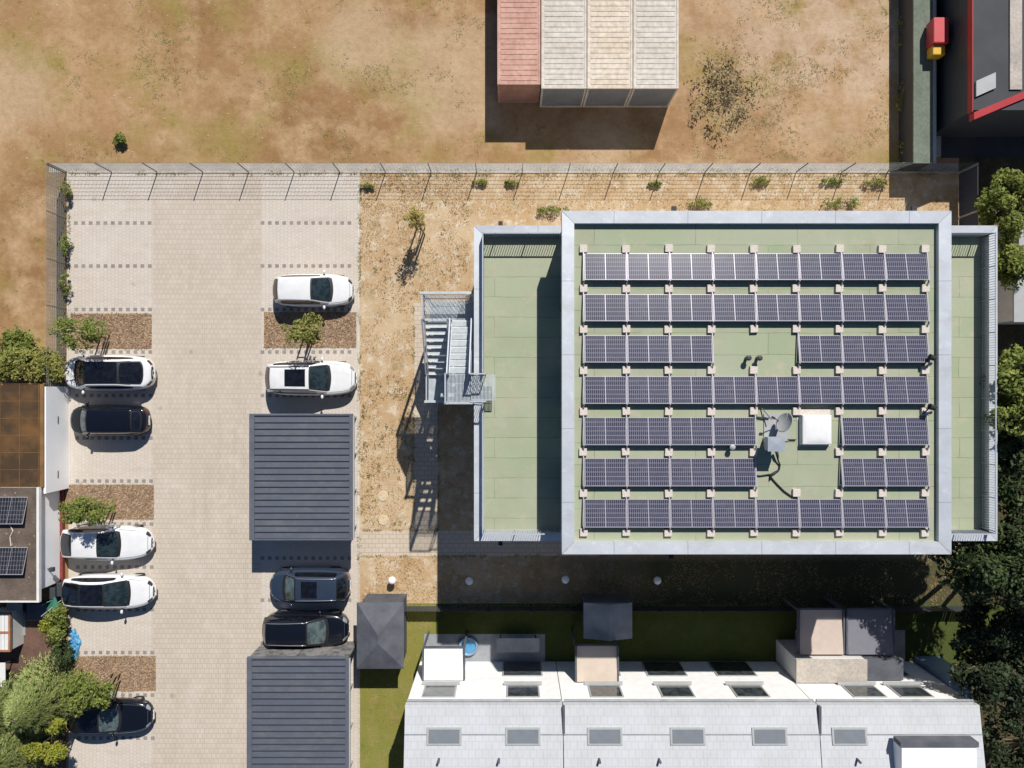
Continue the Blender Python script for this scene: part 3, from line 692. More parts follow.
def srail(mb, pts, h=1.05, gap=.085):
    for a, b in zip(pts[:-1], pts[1:]):
        a, b = Vector(a), Vector(b); L = (b - a).length; n = max(2, int(L / gap))
        mb.bar(a + Vector((0, 0, h)), b + Vector((0, 0, h)), .06, .05); mb.bar(a + Vector((0, 0, .12)), b + Vector((0, 0, .12)), .03)
        for i in range(n + 1):
            p = a + (b - a) * i / n; w = .05 if i in (0, n) else .018
            mb.bar(p + Vector((0, 0, .0)), p + Vector((0, 0, h)), w)
def flight(x0, x1, ya, yb, za, zb, k=.40):
    f = MB(org); nz = MB(org); n = 9
    for i in range(1, n):
        yy = ya + (yb - ya) * (i - .5) / (n - 1); z = za + (zb - za) * i / n; d = abs(yb - ya) / (n - 1) * k
        f.box(x0 + .05, x1 - .05, yy - d, yy + d, z - .035, z)
        ed = yy + (d if yb < ya else -d)
        nz.box(x0 + .05, x1 - .05, ed - .03, ed + .03, z - .05, z + .006)
    o = f.build('flight', 'grate', st); nz.build('nosing', 'alu_pale', o)
    s_ = MB(org)
    for xx in (x0 + .03, x1 - .03): s_.bar((xx, ya, za - .05), (xx, yb, zb - .05), .04, .22)
    s_.build('stringers', 'galv', o)
    r_ = MB(org); srail(r_, [(x0 + .02, ya, za + .1), (x0 + .02, yb, zb + .05)]); srail(r_, [(x1 - .02, ya, za + .1), (x1 - .02, yb, zb + .05)])
    r_.build('flight_railing', 'rail_metal', o)
xm0, xm1 = SXM - .05, SXM + .05
levels = [('E', SSL + 1.3, SNL, 0, dz)]
z = dz; 
plan = [('n', dz), ('s', dz * 2), ('n', dz * 3), ('s', dz * 4), ('n', dz * 5)]
# landings alternate; topmost is the south platform at zt
zz = [zt - dz * k_ for k_ in range(5)]           # 8.26 S, 6.6 N, 4.95 S, 3.3 N, 1.65 S
flight(xm1, SX1, SNL, SSL, zz[1], zz[0])
flight(SX0, xm0, SSL, SNL, zz[2], zz[1])
flight(xm1, SX1, SNL, SSL, zz[3], zz[2], .52)
flight(SX0, xm0, SSL, SNL, zz[4], zz[3], .52)
flight(xm1, SX1, SNL, SSL, .0, zz[4], .52)
for k_, z in enumerate(zz):
    lb = MB(org)
    if k_ == 0: grating(lb, SXM - .02, SX1, SS, SSL, z)
    elif k_ % 2 == 1: grating(lb, SX0, SX1, SNL, SN, z, k_ > 1)
    else: grating(lb, SX0, SX1, SS, SSL, z, True)
    lo = lb.build('landing', 'grate', st)
    r_ = MB(org)
    if k_ == 0: srail(r_, [(SXM, SSL, z), (SXM, SS, z), (SX1 + .1, SS, z)])
    elif k_ % 2 == 1: srail(r_, [(SX0 + .03, SNL, z), (SX0 + .03, SN - .03, z), (SX1 - .03, SN - .03, z)])
    else: srail(r_, [(SX0 + .03, SSL, z), (SX0 + .03, SS + .03, z), (SX1 - .03, SS + .03, z)])
    r_.build('landing_railing', 'rail_metal', lo)
for (xx, yy, zz_) in ((SX0, SN, 7.7), (SX1 - .05, SN, 7.7), (SX0, SS, 6.1), (SXM, SS, zt + 1.0), (SX1 - .02, SS, zt), (SX0, SNL, zz[1]), (SX0, SSL, zz[2]), (SXM, SNL, zz[1]), (SXM, SSL, zt)):
    MB(org).box(xx - .06, xx + .06, yy - .06, yy + .06, 0, zz_).build('post', 'galv', st)
MB(org).bar((SX0, SN, zz[1] + 1.05), (SX1, SN, zz[1] + 1.05), .12, .1).bar((SX0, SS, zz[2] + 1.05), (SX1, SS, zz[2] + 1.05), .1, .1).build('cross_beam', 'galv', st)
lb = MB(org); grating(lb, SX1 + .02, PX(495, 8.2), yg0 + .08, yg1 - .08, zt + .06); lb.build('bridge', 'grate', st)
r_ = MB(org); srail(r_, [(SX1 + .02, yg0 + .05, zt), (PX(486, 8.2), yg0 + .05, zt)]); srail(r_, [(SX1 + .02, yg1 - .05, zt), (PX(486, 8.2), yg1 - .05, zt)])
r_.build('bridge_railing', 'rail_metal', st)

# ------------------------------------------------------------------ boundary fences
def mesh_fence(name, label, pts, h, solid=False, th=.013, pit=.24):
    ax, ay = pts[0]
    f = thing(name, label, 'fence', (ax, ay, 0)); org = (ax, ay, 0)
    for i, ((x0, y0), (x1, y1)) in enumerate(zip(pts[:-1], pts[1:])):
        m = MB(org); L = math.hypot(x1 - x0, y1 - y0); ux, uy = (x1 - x0) / L, (y1 - y0) / L
        n = int(h / pit)
        for k_ in range(n + 1):
            z = .05 + (h - .08) * k_ / n; m.bar((x0 + ux * .03, y0 + uy * .03, z), (x1 - ux * .03, y1 - uy * .03, z), th, th * .7)
        nv = int(L / .2)
        for k_ in range(1, nv):
            x, y = x0 + ux * L * k_ / nv, y0 + uy * L * k_ / nv; m.bar((x, y, .03), (x, y, h), .005)
        o = m.build('mesh_panel', 'fence_metal', f)
        if solid:
            nx, ny = -uy * .012, ux * .012
            w = MB(org); w.hexa([(x0 + ux * .06 + nx, y0 + uy * .06 + ny, .06), (x1 - ux * .06 + nx, y1 - uy * .06 + ny, .06), (x1 - ux * .06 - nx, y1 - uy * .06 - ny, .06), (x0 + ux * .06 - nx, y0 + uy * .06 - ny, .06)],
                                [(x0 + ux * .06 + nx, y0 + uy * .06 + ny, h - .05), (x1 - ux * .06 + nx, y1 - uy * .06 + ny, h - .05), (x1 - ux * .06 - nx, y1 - uy * .06 - ny, h - .05), (x0 + ux * .06 - nx, y0 + uy * .06 - ny, h - .05)])
            w.build('privacy_strip', 'screen', f)
    for x, y in pts:
        MB(org).box(x - .02, x + .02, y - .03, y + .03, 0, h + .02).build('post', 'gate_metal' if solid else 'fence_metal', f)
fy = PY(172.2)
xs = [67] + [112 + 45.6 * i for i in range(18)] + [931, 958.5]
mesh_fence('wire_fence', 'long grey wire mesh fence with dark posts along the dry field', [(PX(x), fy) for x in xs if x <= 960], 1.72)
mesh_fence('wire_fence', 'grey wire mesh fence with climbing plants left of the parking bays', [(PX(66.3), PY(y)) for y in (173.5, 218, 263.5, 308.5, 353, 388)], 1.72, False, .026, .17)
mesh_fence('screen_fence', 'dark screened mesh fence between building and the right hand trees', [(PX(958.5), PY(y)) for y in (173.4, 218, 263)], 1.72, True)

# ------------------------------------------------------------------ bollard lights
blt = None
for px, py, lab in ((392, 580.5, 'white globe bollard light standing in the sunlit grass'), (469.3, 581, 'leftmost white globe bollard light in the building shade'),
                    (565.5, 579.5, 'middle one of three white globe bollard lights in the shade'), (657.3, 580.5, 'rightmost white globe bollard light in the building shade')):
    X, Y = P(px, py, .55)
    if blt is None:
        blt = thing('bollard_light', lab, 'bollard light', (X, Y, 0), group='bollard lights along the south lawn'); org = (X, Y, 0)
        MB(org).lathe((X, Y, 0), [(.05, 0), (.05, .42)], 12).build('post', 'dark_metal', blt, True)
        MB(org).lathe((X, Y, .56), [(max(.02, .22 * math.sin(a)), -.2 * math.cos(a)) for a in [math.pi * i / 12 for i in range(13)]], 24).build('globe', 'globe', blt, True)
    else: copy_thing(blt, 'bollard_light', lab, 'bollard light', (X, Y, 0), 'bollard lights along the south lawn')

# stones (concrete covers) on the lawn
for px, py, lab in ((383, 496, 'pale round concrete cover in the lawn, upper one'), (383.5, 520, 'pale round concrete cover in the lawn, lower one')):
    X, Y = P(px, py)
    tag(MB((X, Y, 0)).lathe((X, Y, 0), [(.30, 0), (.30, .03), (.26, .04), (.1, .045)], 20).build('manhole_cover', 'stone_cover'), lab, 'manhole cover', 'round covers in the lawn')

# ------------------------------------------------------------------ carports
def carport(label, x0, x1, yt, yb, z, posts, wall):
    X0, X1, Y1, Y0 = PX(x0, z), PX(x1, z), PY(yt, z), PY(yb, z)
    c = thing('carport', label, 'carport', (X0, Y0, 0), group='carports on the right parking bays'); org = (X0, Y0, 0)
    r = MB(org); r.box(X0 + .28, X1 - .18, Y0 + .09, Y1 - .09, z - .12, z - .05)
    pit = .335; n = int((Y1 - Y0 - .2) / pit); pit = (Y1 - Y0 - .22) / n
    sm = MB(org)
    for i in range(n + 1):
        y = Y0 + .11 + pit * i; sm.box(X0 + .281, X1 - .181, y - .016, y + .016, z - .049, z + .006)
        if i < n:
            pass
    ro = r.build('roof', 'carport', c); sm.build('seam', 'seam', ro)
    e = MB(org); e.box(X0, X0 + .275, Y0, Y1, z - .2, z - .01); e.box(X1 - .175, X1, Y0, Y1, z - .2, z)
    e.box(X0 + .278, X1 - .178, Y0, Y0 + .085, z - .2, z - .004); e.box(X0 + .278, X1 - .178, Y1 - .085, Y1, z - .2, z - .004)
    e.build('edge_trim', 'carport', c, bevel=.01)
    for i in range(posts):
        y = Y0 + .3 + (Y1 - Y0 - .6) * i / (posts - 1)
        MB(org).box(X1 - .42, X1 - .34, y - .05, y + .05, 0, z - .2).build('post', 'lightgrey', c)
        MB(org).box(X0 + .5, X0 + .6, y - .05, y + .05, 0, z - .2).build('post', 'dark_metal', c)
    MB(org).box(X1 + .002, X1 + .07, Y0 + .1, Y1 - .1, z - .22, z - .1).build('gutter', 'lightgrey', c)
    if wall:
        w = MB(org); a = X0 + .05; b = X1 - .05; mid = a + (b - a) * .48
        for p, q in ((a, mid - .02), (mid + .02, b)):
            w.box(p, q, Y1 - .16, Y1 - .06, .02, z - .3)
            for k_ in range(1, 5): w.box(p, q, Y1 - .06, Y1 - .045, z - .3 - k_ * .3, z - .29 - k_ * .3)
        w.build('end_wall', 'panelwall', c)
carport('dark grey metal carport with standing seams beside the dry lawn', 249, 352.5, 413.8, 540.5, 2.6, 4, False)
carport('dark grey metal carport with panel end wall at the bottom edge', 246.5, 348.5, 657.5, 792, 2.6, 4, True)

# ------------------------------------------------------------------ cars
def car(label, px, py, L, Wd, nose, paint, hgt=1.45, xc=.22, xt=.06, xr=-.34, xg=-.46, glass=None, sun=None, rails=False, roof_paint=None,
        lamp='lamp_clear', nosew=.80, tailw=.86, hump=.0, ws='windscreen', zc=.8, dyaw=0):
    X, Y = P(px, py, zc)
    c = thing('parked_car', label, 'car', (X, Y, 0), (0 if nose > 0 else math.pi) + dyaw, 'cars parked in the marked bays')
    hl, hw = L / 2, Wd / 2
    zb = .90 + (hgt - 1.45) * .55; cx, tx, rx_, gx = xc * L, xt * L, xr * L, xg * L
    def hwid(u):
        a = abs(u); n = 3.6 if u > 0 else 4.4
        tp = 1 - (1 - (nosew if u > 0 else tailw)) * a ** 2.6
        return hw * tp * max(0.0, 1 - a ** (n * 2.4)) ** .42
    def deck(u):
        x = u * hl
        if x > cx: f = (x - cx) / (hl - cx); d = zb + .02 - .10 * f - .20 * f ** 5
        elif x < gx: f = (gx - x) / (hl + gx + 1e-6); d = zb + .04 - .06 * f - .22 * f ** 6
        else: d = zb + .02
        return d
    def sec(u, v):
        s_ = 1 if v >= 0 else -1; v = abs(v); w = max(hwid(u), .001); d = deck(u); e = abs(u) ** 8
        prof = [(0, d + .035), (.40, d + .03), (.76, d + .008), (.90, d - .03), (.965, d - .11), (.985, d - .22), (1.0, .58), (.99, .40), (.95, .24 + .12 * e), (.0, .20 + .14 * e)]
        tpos = [0, .16, .32, .42, .50, .58, .70, .80, .90, 1.0]
        for k_ in range(9):
            if v <= tpos[k_ + 1]:
                f = (v - tpos[k_]) / (tpos[k_ + 1] - tpos[k_]); f2 = f
                return Vector((u * hl, s_ * w * (prof[k_][0] + (prof[k_ + 1][0] - prof[k_][0]) * f2), prof[k_][1] + (prof[k_ + 1][1] - prof[k_][1]) * f2))
    b = MB()
    def umap(t): return math.sin((t - .5) * math.pi) * .9995
    b.grid(lambda s_, t: sec(umap(s_), t * 2 - 1), 56, 40)
    b.build('body', paint, c, True)
    # greenhouse
    wb0, wt0 = hw * .90, hw * .665
    def ztop(x):
        if x >= tx: f = max(0, (cx - x) / (cx - tx)); return zb + .02 + (hgt - .05 - zb - .02) * (f ** .92)
        if x <= rx_: f = (x - gx) / (rx_ - gx); return zb + .03 + (hgt - .07 - zb - .03) * max(0, f) ** .85
        f = (x - rx_) / (tx - rx_); return hgt - .07 + .02 * f + .062 * math.sin(math.pi * min(1, f * .94 + .06))
    def gh(x, v):
        s_ = 1 if v >= 0 else -1; v = abs(v)
        zt_ = ztop(x); rp = 1 - (zt_ - zb) / (hgt - zb); rp = max(0, min(1, rp))
        ctr = (cx + gx) / 2; q = (x - ctr) / ((cx - gx) / 2)
        wb = wb0 * (1 - .05 * abs(q) ** 3 - (.09 * abs(min(0, q)) ** 2.2) - hump * abs(min(0, q)) ** 2)
        wt = (wt0 * (1 - .06 * max(0, -q))) * (1 - rp) + wb * .94 * rp
        if v < .7:
            f = v / .7; y = wt * math.sin(f * math.pi / 2) ** .95 if False else wt * f; z = zt_ - .045 * f ** 2.5 * (1 - rp * .6)
        else:
            f = (v - .7) / .3; y = wt + (wb - wt) * (f + .18 * math.sin(f * math.pi)); z = zt_ - .045 * (1 - rp * .6) + (zb - .04 - zt_ + .045 * (1 - rp * .6)) * f
        yy = y / max(wb, .01)
        bow = .16 * max(0, (x - tx * .4) / (cx - tx * .4)) - .13 * max(0, (rx_ * .7 - x) / (rx_ * .7 - gx))
        return Vector((x + bow * (1 - yy * yy), s_ * y, z))
    sh = MB(); sh.grid(lambda s_, t: gh(gx + (cx - gx) * s_, t * 2 - 1), 44, 40)
    sh.build('cabin', roof_paint or paint, c, True)
    def patch(fn, a0, a1, v0, v1, off, name, mat, nu=12, nv=10, round_=0):
        m = MB(); eps = .004
        def f(s_, t):
            t2 = v0 + (v1 - v0) * t; s2 = a0 + (a1 - a0) * s_
            if round_:
                k_ = abs(2 * t - 1) ** 5 * round_; mid = (a0 + a1) / 2; s2 = mid + (s2 - mid) * (1 - k_)
            p = fn(s2, t2); du = fn(s2 + eps, t2) - fn(s2 - eps, t2); dv = fn(s2, t2 + eps) - fn(s2, t2 - eps)
            n = du.cross(dv)
            n = n.normalized() if n.length > 1e-9 else Vector((0, 0, 1))
            q = p - Vector((0, 0, .62)); q.x *= .3
            if n.dot(q) < 0: n = -n
            return p + n * off
        m.grid(f, nu, nv); return m.build(name, mat, c, True)
    we, re = (tx + .01, rx_ + .01) if not glass else (glass[1] * L + .05, glass[0] * L - .04)
    patch(gh, we - .03, cx - .02, -.655, .655, .006, 'windscreen_seal', 'trim_black', round_=.05)
    patch(gh, we + .03, cx - .09, -.60, .60, .010, 'windscreen', ws, round_=.12)
    patch(gh, gx + .03, re, -.61, .61, .006, 'rear_window_seal', 'trim_black', round_=.14)
    patch(gh, gx + .08, re - .04, -.555, .555, .010, 'rear_window', 'carglass', round_=.18)
    uc = cx / hl
    for s_ in (-1, 1): patch(sec, uc + .02, .90, s_ * .352, s_ * .366, .004, 'bonnet_seam', 'seam', 10, 1)
    patch(sec, .918, .926, -.33, .33, .004, 'bumper_seam', 'seam', 1, 16)
    for s_ in (-1, 1):
        patch(gh, gx + (cx - gx) * .13, cx - (cx - gx) * .17, s_ * .75, s_ * .93, .008, 'side_window', 'carglass', 24, 4, round_=.06)
    if glass and glass[1] > -.04: patch(gh, gx + (rx_ - gx) * .5, we + .02, -.635, .635, .0065, 'roof_glass_surround', 'trim_black', 20, 10)
    if glass: patch(gh, glass[0] * L, glass[1] * L, -.60, .60, .009, 'glass_roof', 'carglass', 14, 10, .05)
    if sun: patch(gh, sun[0] * L, sun[1] * L, -.50, .50, .009, 'sunroof', 'carglass', 8, 8)
    if rails:
        for s_ in (-1, 1):
            pts = [gh(rx_ + (tx - rx_) * (i / 8), s_ * .66) + Vector((0, 0, .03)) for i in range(9)]
            m = MB().tube(pts, .018, 6); m.build('roof_rail', 'rim' if rails == 2 else 'trim_black', c, True)
    # lamps, grille, plates
    for s_ in (-1, 1):
        patch(sec, .885, .965, s_ * .30, s_ * .52, .006, 'headlight', lamp, 6, 5)
        patch(sec, -.90, -.972, s_ * .42, s_ * .62, .006, 'tail_light', 'lamp_red', 6, 5)
    patch(sec, .982, .996, -.45, .45, .006, 'grille', 'trim_black', 3, 16)
    patch(sec, -.982, -.996, -.5, .5, .006, 'rear_bumper', 'trim_black', 3, 16)
    xp = hl * .9995
    MB().box(xp - .02, xp + .025, -.26, .26, .36, .47).build('number_plate', 'white_paint', c)
    MB().box(-xp - .025, -xp + .02, -.26, .26, .50, .61).build('number_plate', 'white_paint', c)
    cowl = MB(); cowl.grid(lambda u, v: gh(cx - .05, (v * 2 - 1) * .62) + Vector((.02 + u * .085, 0, .012 - .012 * u)), 2, 12); cowl.build('wiper_cowl', 'trim_black', c)
    for s_ in (-1, 1):
        mx = cx - .30
        m = MB().lathe((0, 0, 0), [(.02, -.07), (.075, -.05), (.09, 0), (.075, .05), (.02, .07)], 10)
        o = m.build('wing_mirror', paint, c, True); o.location = (mx, s_ * (hw + .06), zb + .06); o.scale = (.85, 1.35, 1.0)
        MB().bar((mx - .0, s_ * (hw * .86), zb + .0), (mx, s_ * (hw + .02), zb + .04), .06, .04).build('mirror_arm', 'trim_black', c)
        for xx in (.30 * L, -.29 * L):
            r = .345 + (hgt - 1.45) * .12; w = MB(); n = 24; ys_ = s_ * (hwid(xx / hl) * .99 + .004)
            ri = [(r * .62, -.09), (r * .97, -.1), (r, -.07), (r, .07), (r * .97, .1), (r * .62, .09)]
            vs = [(xx + q * math.cos(6.2832 * k_ / n), ys_ - s_ * .1 + z_, r + q * math.sin(6.2832 * k_ / n)) for q, z_ in ri for k_ in range(n)]
            w.add(vs, [(i * n + k_, i * n + (k_ + 1) % n, (i + 1) * n + (k_ + 1) % n, (i + 1) * n + k_) for i in range(5) for k_ in range(n)])
            wo = w.build('tyre', 'tyre', c, True)
            d = MB(); yd = ys_ - s_ * .02
            d.add([(xx, yd, r)] + [(xx + r * .62 * math.cos(6.2832 * k_ / 20), yd - s_ * .01, r + r * .62 * math.sin(6.2832 * k_ / 20)) for k_ in range(20)], [(0, 1 + k_, 1 + (k_ + 1) % 20) for k_ in range(20)])
            d.build('rim', 'rim', wo)
    return c
car('white coupe SUV with a full black glass roof, nose to the left fence', 107.5, 373, 5.05, 2.04, -1, 'paint_white', 1.6, .30, .165, -.19, -.405, glass=(-.18, .155), nosew=.74, tailw=.80, lamp='lamp_dark')
car('black hatchback in the left bays, nose to the white wall', 107.8, 420.5, 4.40, 1.80, -1, 'paint_black', 1.42, .31, .185, -.34, -.43, nosew=.80, tailw=.85, ws='windscreen_pale')
car('white sedan right below the bushy bed tree, upper of two white sedans', 105.2, 543.5, 5.10, 1.98, 1, 'paint_white', 1.42, .15, -.03, -.30, -.455, nosew=.74, tailw=.80, lamp='lamp_dark')  # plain white roof paint stands in for clouds mirrored in a glass roof
car('white sedan with an all black glass roof, above the blue tarp', 107, 592.5, 5.10, 1.96, 1, 'paint_white', 1.42, .235, .02, -.24, -.46, glass=(-.225, .012), nosew=.72, tailw=.80, lamp='lamp_dark', ws='windscreen')
car('black sedan partly under the green tree at the lower left', 108, 717.5, 4.75, 1.88, 1, 'paint_black', 1.42, .135, -.05, -.30, -.45, nosew=.80, tailw=.84, ws='windscreen_pale')
car('white hatchback with a plain white roof in the right bays', 312.6, 290, 4.50, 1.86, 1, 'paint_white', 1.45, .22, .01, -.38, -.455, nosew=.80, tailw=.86, lamp='lamp_dark')
car('white SUV with a dark sunroof parked above the carport', 311, 378, 4.98, 1.99, 1, 'paint_white', 1.65, .20, .02, -.40, -.475, sun=(-.245, -.02), rails=1, nosew=.84, tailw=.88)
car('blue grey SUV with a sunroof between the two carports', 309.5, 586, 4.50, 1.90, -1, 'paint_blue', 1.62, .275, .12, -.36, -.455, sun=(-.14, .055), rails=2, nosew=.80, tailw=.84, ws='windscreen_pale')
car('black SUV beside the lower carport, nose to the shed', 305.7, 629.5, 4.75, 1.92, 1, 'paint_black', 1.66, .245, .05, -.40, -.47, rails=2, nosew=.84, tailw=.88, ws='windscreen_pale')

# ------------------------------------------------------------------ left neighbour
zpg = 2.15
X1 = PX(43.5, zpg); Y1, Y0 = PY(384, zpg), PY(487, zpg); X0 = X1 - 5
t = thing('garden_pergola', 'brown translucent sheet roof of a lean-to beside the white wall', 'pergola', (X1, Y0, 0)); org = (X1, Y0, 0)
MB(org).box(X0, X1 - .2, Y0 + .05, Y1 - .05, zpg - .06, zpg - .03).build('roof_sheet', 'brown_sheet', t)
m = MB(org)
for i in range(7): m.box(X0, X1 - .2, Y0 + (Y1 - Y0) * i / 6 - .012, Y0 + (Y1 - Y0) * i / 6 + .012, zpg - .029, zpg - .018)
for i in range(5): m.box(X1 - .26 - i * 1.05 - .012, X1 - .26 - i * 1.05 + .012, Y0, Y1, zpg - .017, zpg - .008)
m.build('battens', 'brown_wood', t)
MB(org).box(X1 - .2, X1, Y0, Y1, zpg - .14, zpg).build('edge_beam', 'brown_wood', t)
for yy in (Y0 + .2, Y1 - .2): MB(org).box(X1 - .16, X1 - .05, yy - .05, yy + .05, 0, zpg - .14).build('post', 'brown_wood', t)
xw0 = PX(43.5, 2.05)
t = MB((xw0, PY(384), 0)); t.box(xw0 + .01, xw0 + .13, PY(488), PY(386.5), 0, 2.05)
wl = t.build('garden_wall', 'white_wall'); wl.location = (xw0, PY(384), 0)
tag(wl, 'tall white rendered wall between the brown lean-to and the parking bays', 'wall')
for py in (419, 472):
    m = MB((xw0, PY(384), 0)); m.box(xw0 + .128, xw0 + .15, PY(py) - .20, PY(py) + .20, 1.0, 1.05); m.build('wall_slot', 'dark_metal', wl)
zg = 2.3; X1 = PX(39, zg); Y0 = PY(602.5, zg); Y1 = PY(487.5, zg); X0 = X1 - 6
t = thing('garage', 'low white garage with a brown gravel roof and white roof edge', 'garage', (X1, Y0, 0)); org = (X1, Y0, 0)
wx = PX(62.5); MB(org).box(X0 + .1, wx, PY(580), Y1 - .02, 0, zg - .16).build('wall', 'white_wall', t)
MB(org).box(wx, wx + .16, PY(580), PY(488.2), 0, .25).build('plinth', 'red_brick', t)
MB(org).box(X0, X1 - .14, Y0 + .09, Y1 - .02, zg - .15, zg - .04).build('roof', 'gravel', t)
MB(org).box(X1 - .14, X1, Y0, Y1, zg - .2, zg).box(X0, X1 - .142, Y0, Y0 + .09, zg - .2, zg - .002).build('roof_edge', 'white_paint', t)
m = MB(org); m.tube([(*P(10, 525, zg), zg), (*P(13, 531, zg), zg), (*P(10, 537, zg), zg), (*P(11, 546, zg), zg)], .03, 6).build('cable', 'concrete_block', t)
m = MB(org); m.bar((wx + .01, PY(563), 1.3), (wx + .3, PY(563), 1.4), .05).box(wx + .2, wx + .42, PY(565), PY(561), 1.3, 1.5).build('wall_lamp', 'dark_metal', t)
gp = None
for py0, py1, lab in ((497.5, 524, 'upper dark solar panel tilted on the gravel garage roof'), (548.5, 574.5, 'lower dark solar panel tilted on the gravel garage roof')):
    X, Y = PX(25.5, 2.5), PY(py1, 2.5); d = PY(py0, 2.5) - Y
    if gp is None:
        gp = thing('solar_panel', lab, 'solar panel', (X, Y, zg - .04), group='solar panels on the garage roof')
        def S(u, v, dz=0): return (-1.72 * (1 - u) - .12 * (1 - v), d * v, .30 - .24 * v + dz)
        MB().hexa([S(0, 0, -.035), S(1, 0, -.035), S(1, 1, -.035), S(0, 1, -.035)], [S(0, 0), S(1, 0), S(1, 1), S(0, 1)]).build('frame', 'alu', gp)
        for a, b in ((.015, .494), (.506, .985)): MB().add([S(a, .02, .004), S(b, .02, .004), S(b, .98, .004), S(a, .98, .004)], [(0, 1, 2, 3)]).build('cell_glass', 'cells_dark', gp)
        MB().bar((-.3, .1, 0), (-.3, .1, .26), .04).bar((-1.5, .1, 0), (-1.5, .1, .26), .04).build('stand', 'alu', gp)
    else: copy_thing(gp, 'solar_panel', lab, 'solar panel', (X, Y, zg - .04), 'solar panels on the garage roof')
# things standing on the neighbour's patio
def lidbox(name, label, cat, px0, px1, py0, py1, h, mat, lidmat):
    X0, X1, Y0, Y1 = PX(px0, h), PX(px1, h), PY(py1, h), PY(py0, h)
    t = thing(name, label, cat, (X0, Y0, 0)); org = (X0, Y0, 0)
    MB(org).hexa([(X0 + .05, Y0 + .05, 0), (X1 - .05, Y0 + .05, 0), (X1 - .05, Y1 - .05, 0), (X0 + .05, Y1 - .05, 0)], [(X0 + .02, Y0 + .02, h - .06), (X1 - .02, Y0 + .02, h - .06), (X1 - .02, Y1 - .02, h - .06), (X0 + .02, Y1 - .02, h - .06)]).build('bin', mat, t)
    MB(org).hexa([(X0, Y0, h - .058), (X1, Y0, h - .058), (X1, Y1, h - .058), (X0, Y1, h - .058)], [(X0 + .03, Y0 + .03, h), (X1 - .03, Y0 + .03, h), (X1 - .03, Y1 - .03, h), (X0 + .03, Y1 - .03, h)]).build('lid', lidmat, t, bevel=.01)
    return t
lidbox('storage_box', 'dark grey storage chest in the shade below the garage roof', 'storage box', 26, 47, 604, 621, .7, 'dark_metal', 'slate')
lidbox('storage_box', 'smaller grey storage chest left of the dark chest', 'storage box', 6, 22, 603, 612, .6, 'slate', 'grey_paint')
lidbox('rubbish_bin', 'black lidded rubbish bin beside the garage wall corner', 'bin', 49, 55, 588, 600, 1.1, 'black', 'dark_metal')
lidbox('rubbish_bin', 'black lidded rubbish bin nearest the white sedan', 'bin', 56, 61.5, 583, 597, 1.0, 'black', 'dark_metal')
tag(MB((*P(18, 624), 0)).box(PX(11), PX(26), PY(635), PY(612.5), .012, .05).build('paving_slab', 'grey_slab'), 'large pale grey slab lying on the brown patio', 'slab')
X0, X1, Y0, Y1 = PX(-14, 1.2), PX(10, 1.2), PY(652, 1.2), PY(613, 1.2)
t = thing('garden_cabinet', 'white slatted garden cabinet with brown wooden edges on the patio', 'cabinet', (X1, Y0, 0)); org = (X1, Y0, 0)
MB(org).box(X0, X1 - .05, Y0 + .05, Y1 - .05, .02, 1.1).build('body', 'white_paint', t)
m = MB(org)
for i in range(6): m.box(X0 + .2 * i, X0 + .2 * i + .17, Y0 + .1, Y1 - .1, 1.102, 1.14)
m.build('slatted_top', 'white_paint', t)
MB(org).box(X1 - .09, X1, Y0, Y1, 1.06, 1.2).box(X0, X1 - .092, Y0, Y0 + .08, 1.06, 1.19).box(X0, X1 - .092, (Y0 + Y1) / 2 - .05, (Y0 + Y1) / 2 + .05, 1.142, 1.19).box(X0, X1 - .092, Y1 - .08, Y1, 1.06, 1.19).build('wooden_edge', 'wood', t)
X0, X1, Y0, Y1 = PX(-12, .8), PX(5, .8), PY(690, .8), PY(663, .8)
t = thing('garden_table', 'pale grey garden table at the left edge beside the conifer', 'table', (X1, Y0, 0)); org = (X1, Y0, 0)
MB(org).box(X0, X1, Y0, Y1, .74, .78).build('tabletop', 'white_paint', t)
for xx in (X0 + .1, X1 - .1):
    for yy in (Y0 + .1, Y1 - .1): MB(org).box(xx - .03, xx + .03, yy - .03, yy + .03, 0, .74).build('leg', 'dark_metal', t)
# folded green parasol
X, Y = P(54, 606, 1.2)
t = thing('garden_parasol', 'half folded green cloth parasol leaning between garage and hedge', 'parasol', (X, Y, 0)); org = (X, Y, 0)
MB(org).tube([(X + .25, Y + .45, 0), (X - .25, Y - .35, 1.9)], .02, 8).build('pole', 'rail_metal', t)
apx = Vector((X + .22, Y + .62, 1.5)); rim_ = [(X - .42, Y - .22, 1.25), (X - .30, Y - .42, 1.05), (X + .05, Y - .42, 1.3), (X + .28, Y - .25, 1.1), (X + .32, Y + .1, 1.3)]
m = MB(org); m.add([apx] + rim_, [(0, i, i + 1) for i in range(1, 5)])
o = m.build('canopy', 'teal', t); s = o.modifiers.new('solid', 'SOLIDIFY'); s.thickness = .02
m = MB(org); m.tube([(X - .75, Y - .02, 1.1), (X - .4, Y + .2, 1.25), (X, Y + .35, 1.3)], .025, 6); m.build('rib', 'teal', t)
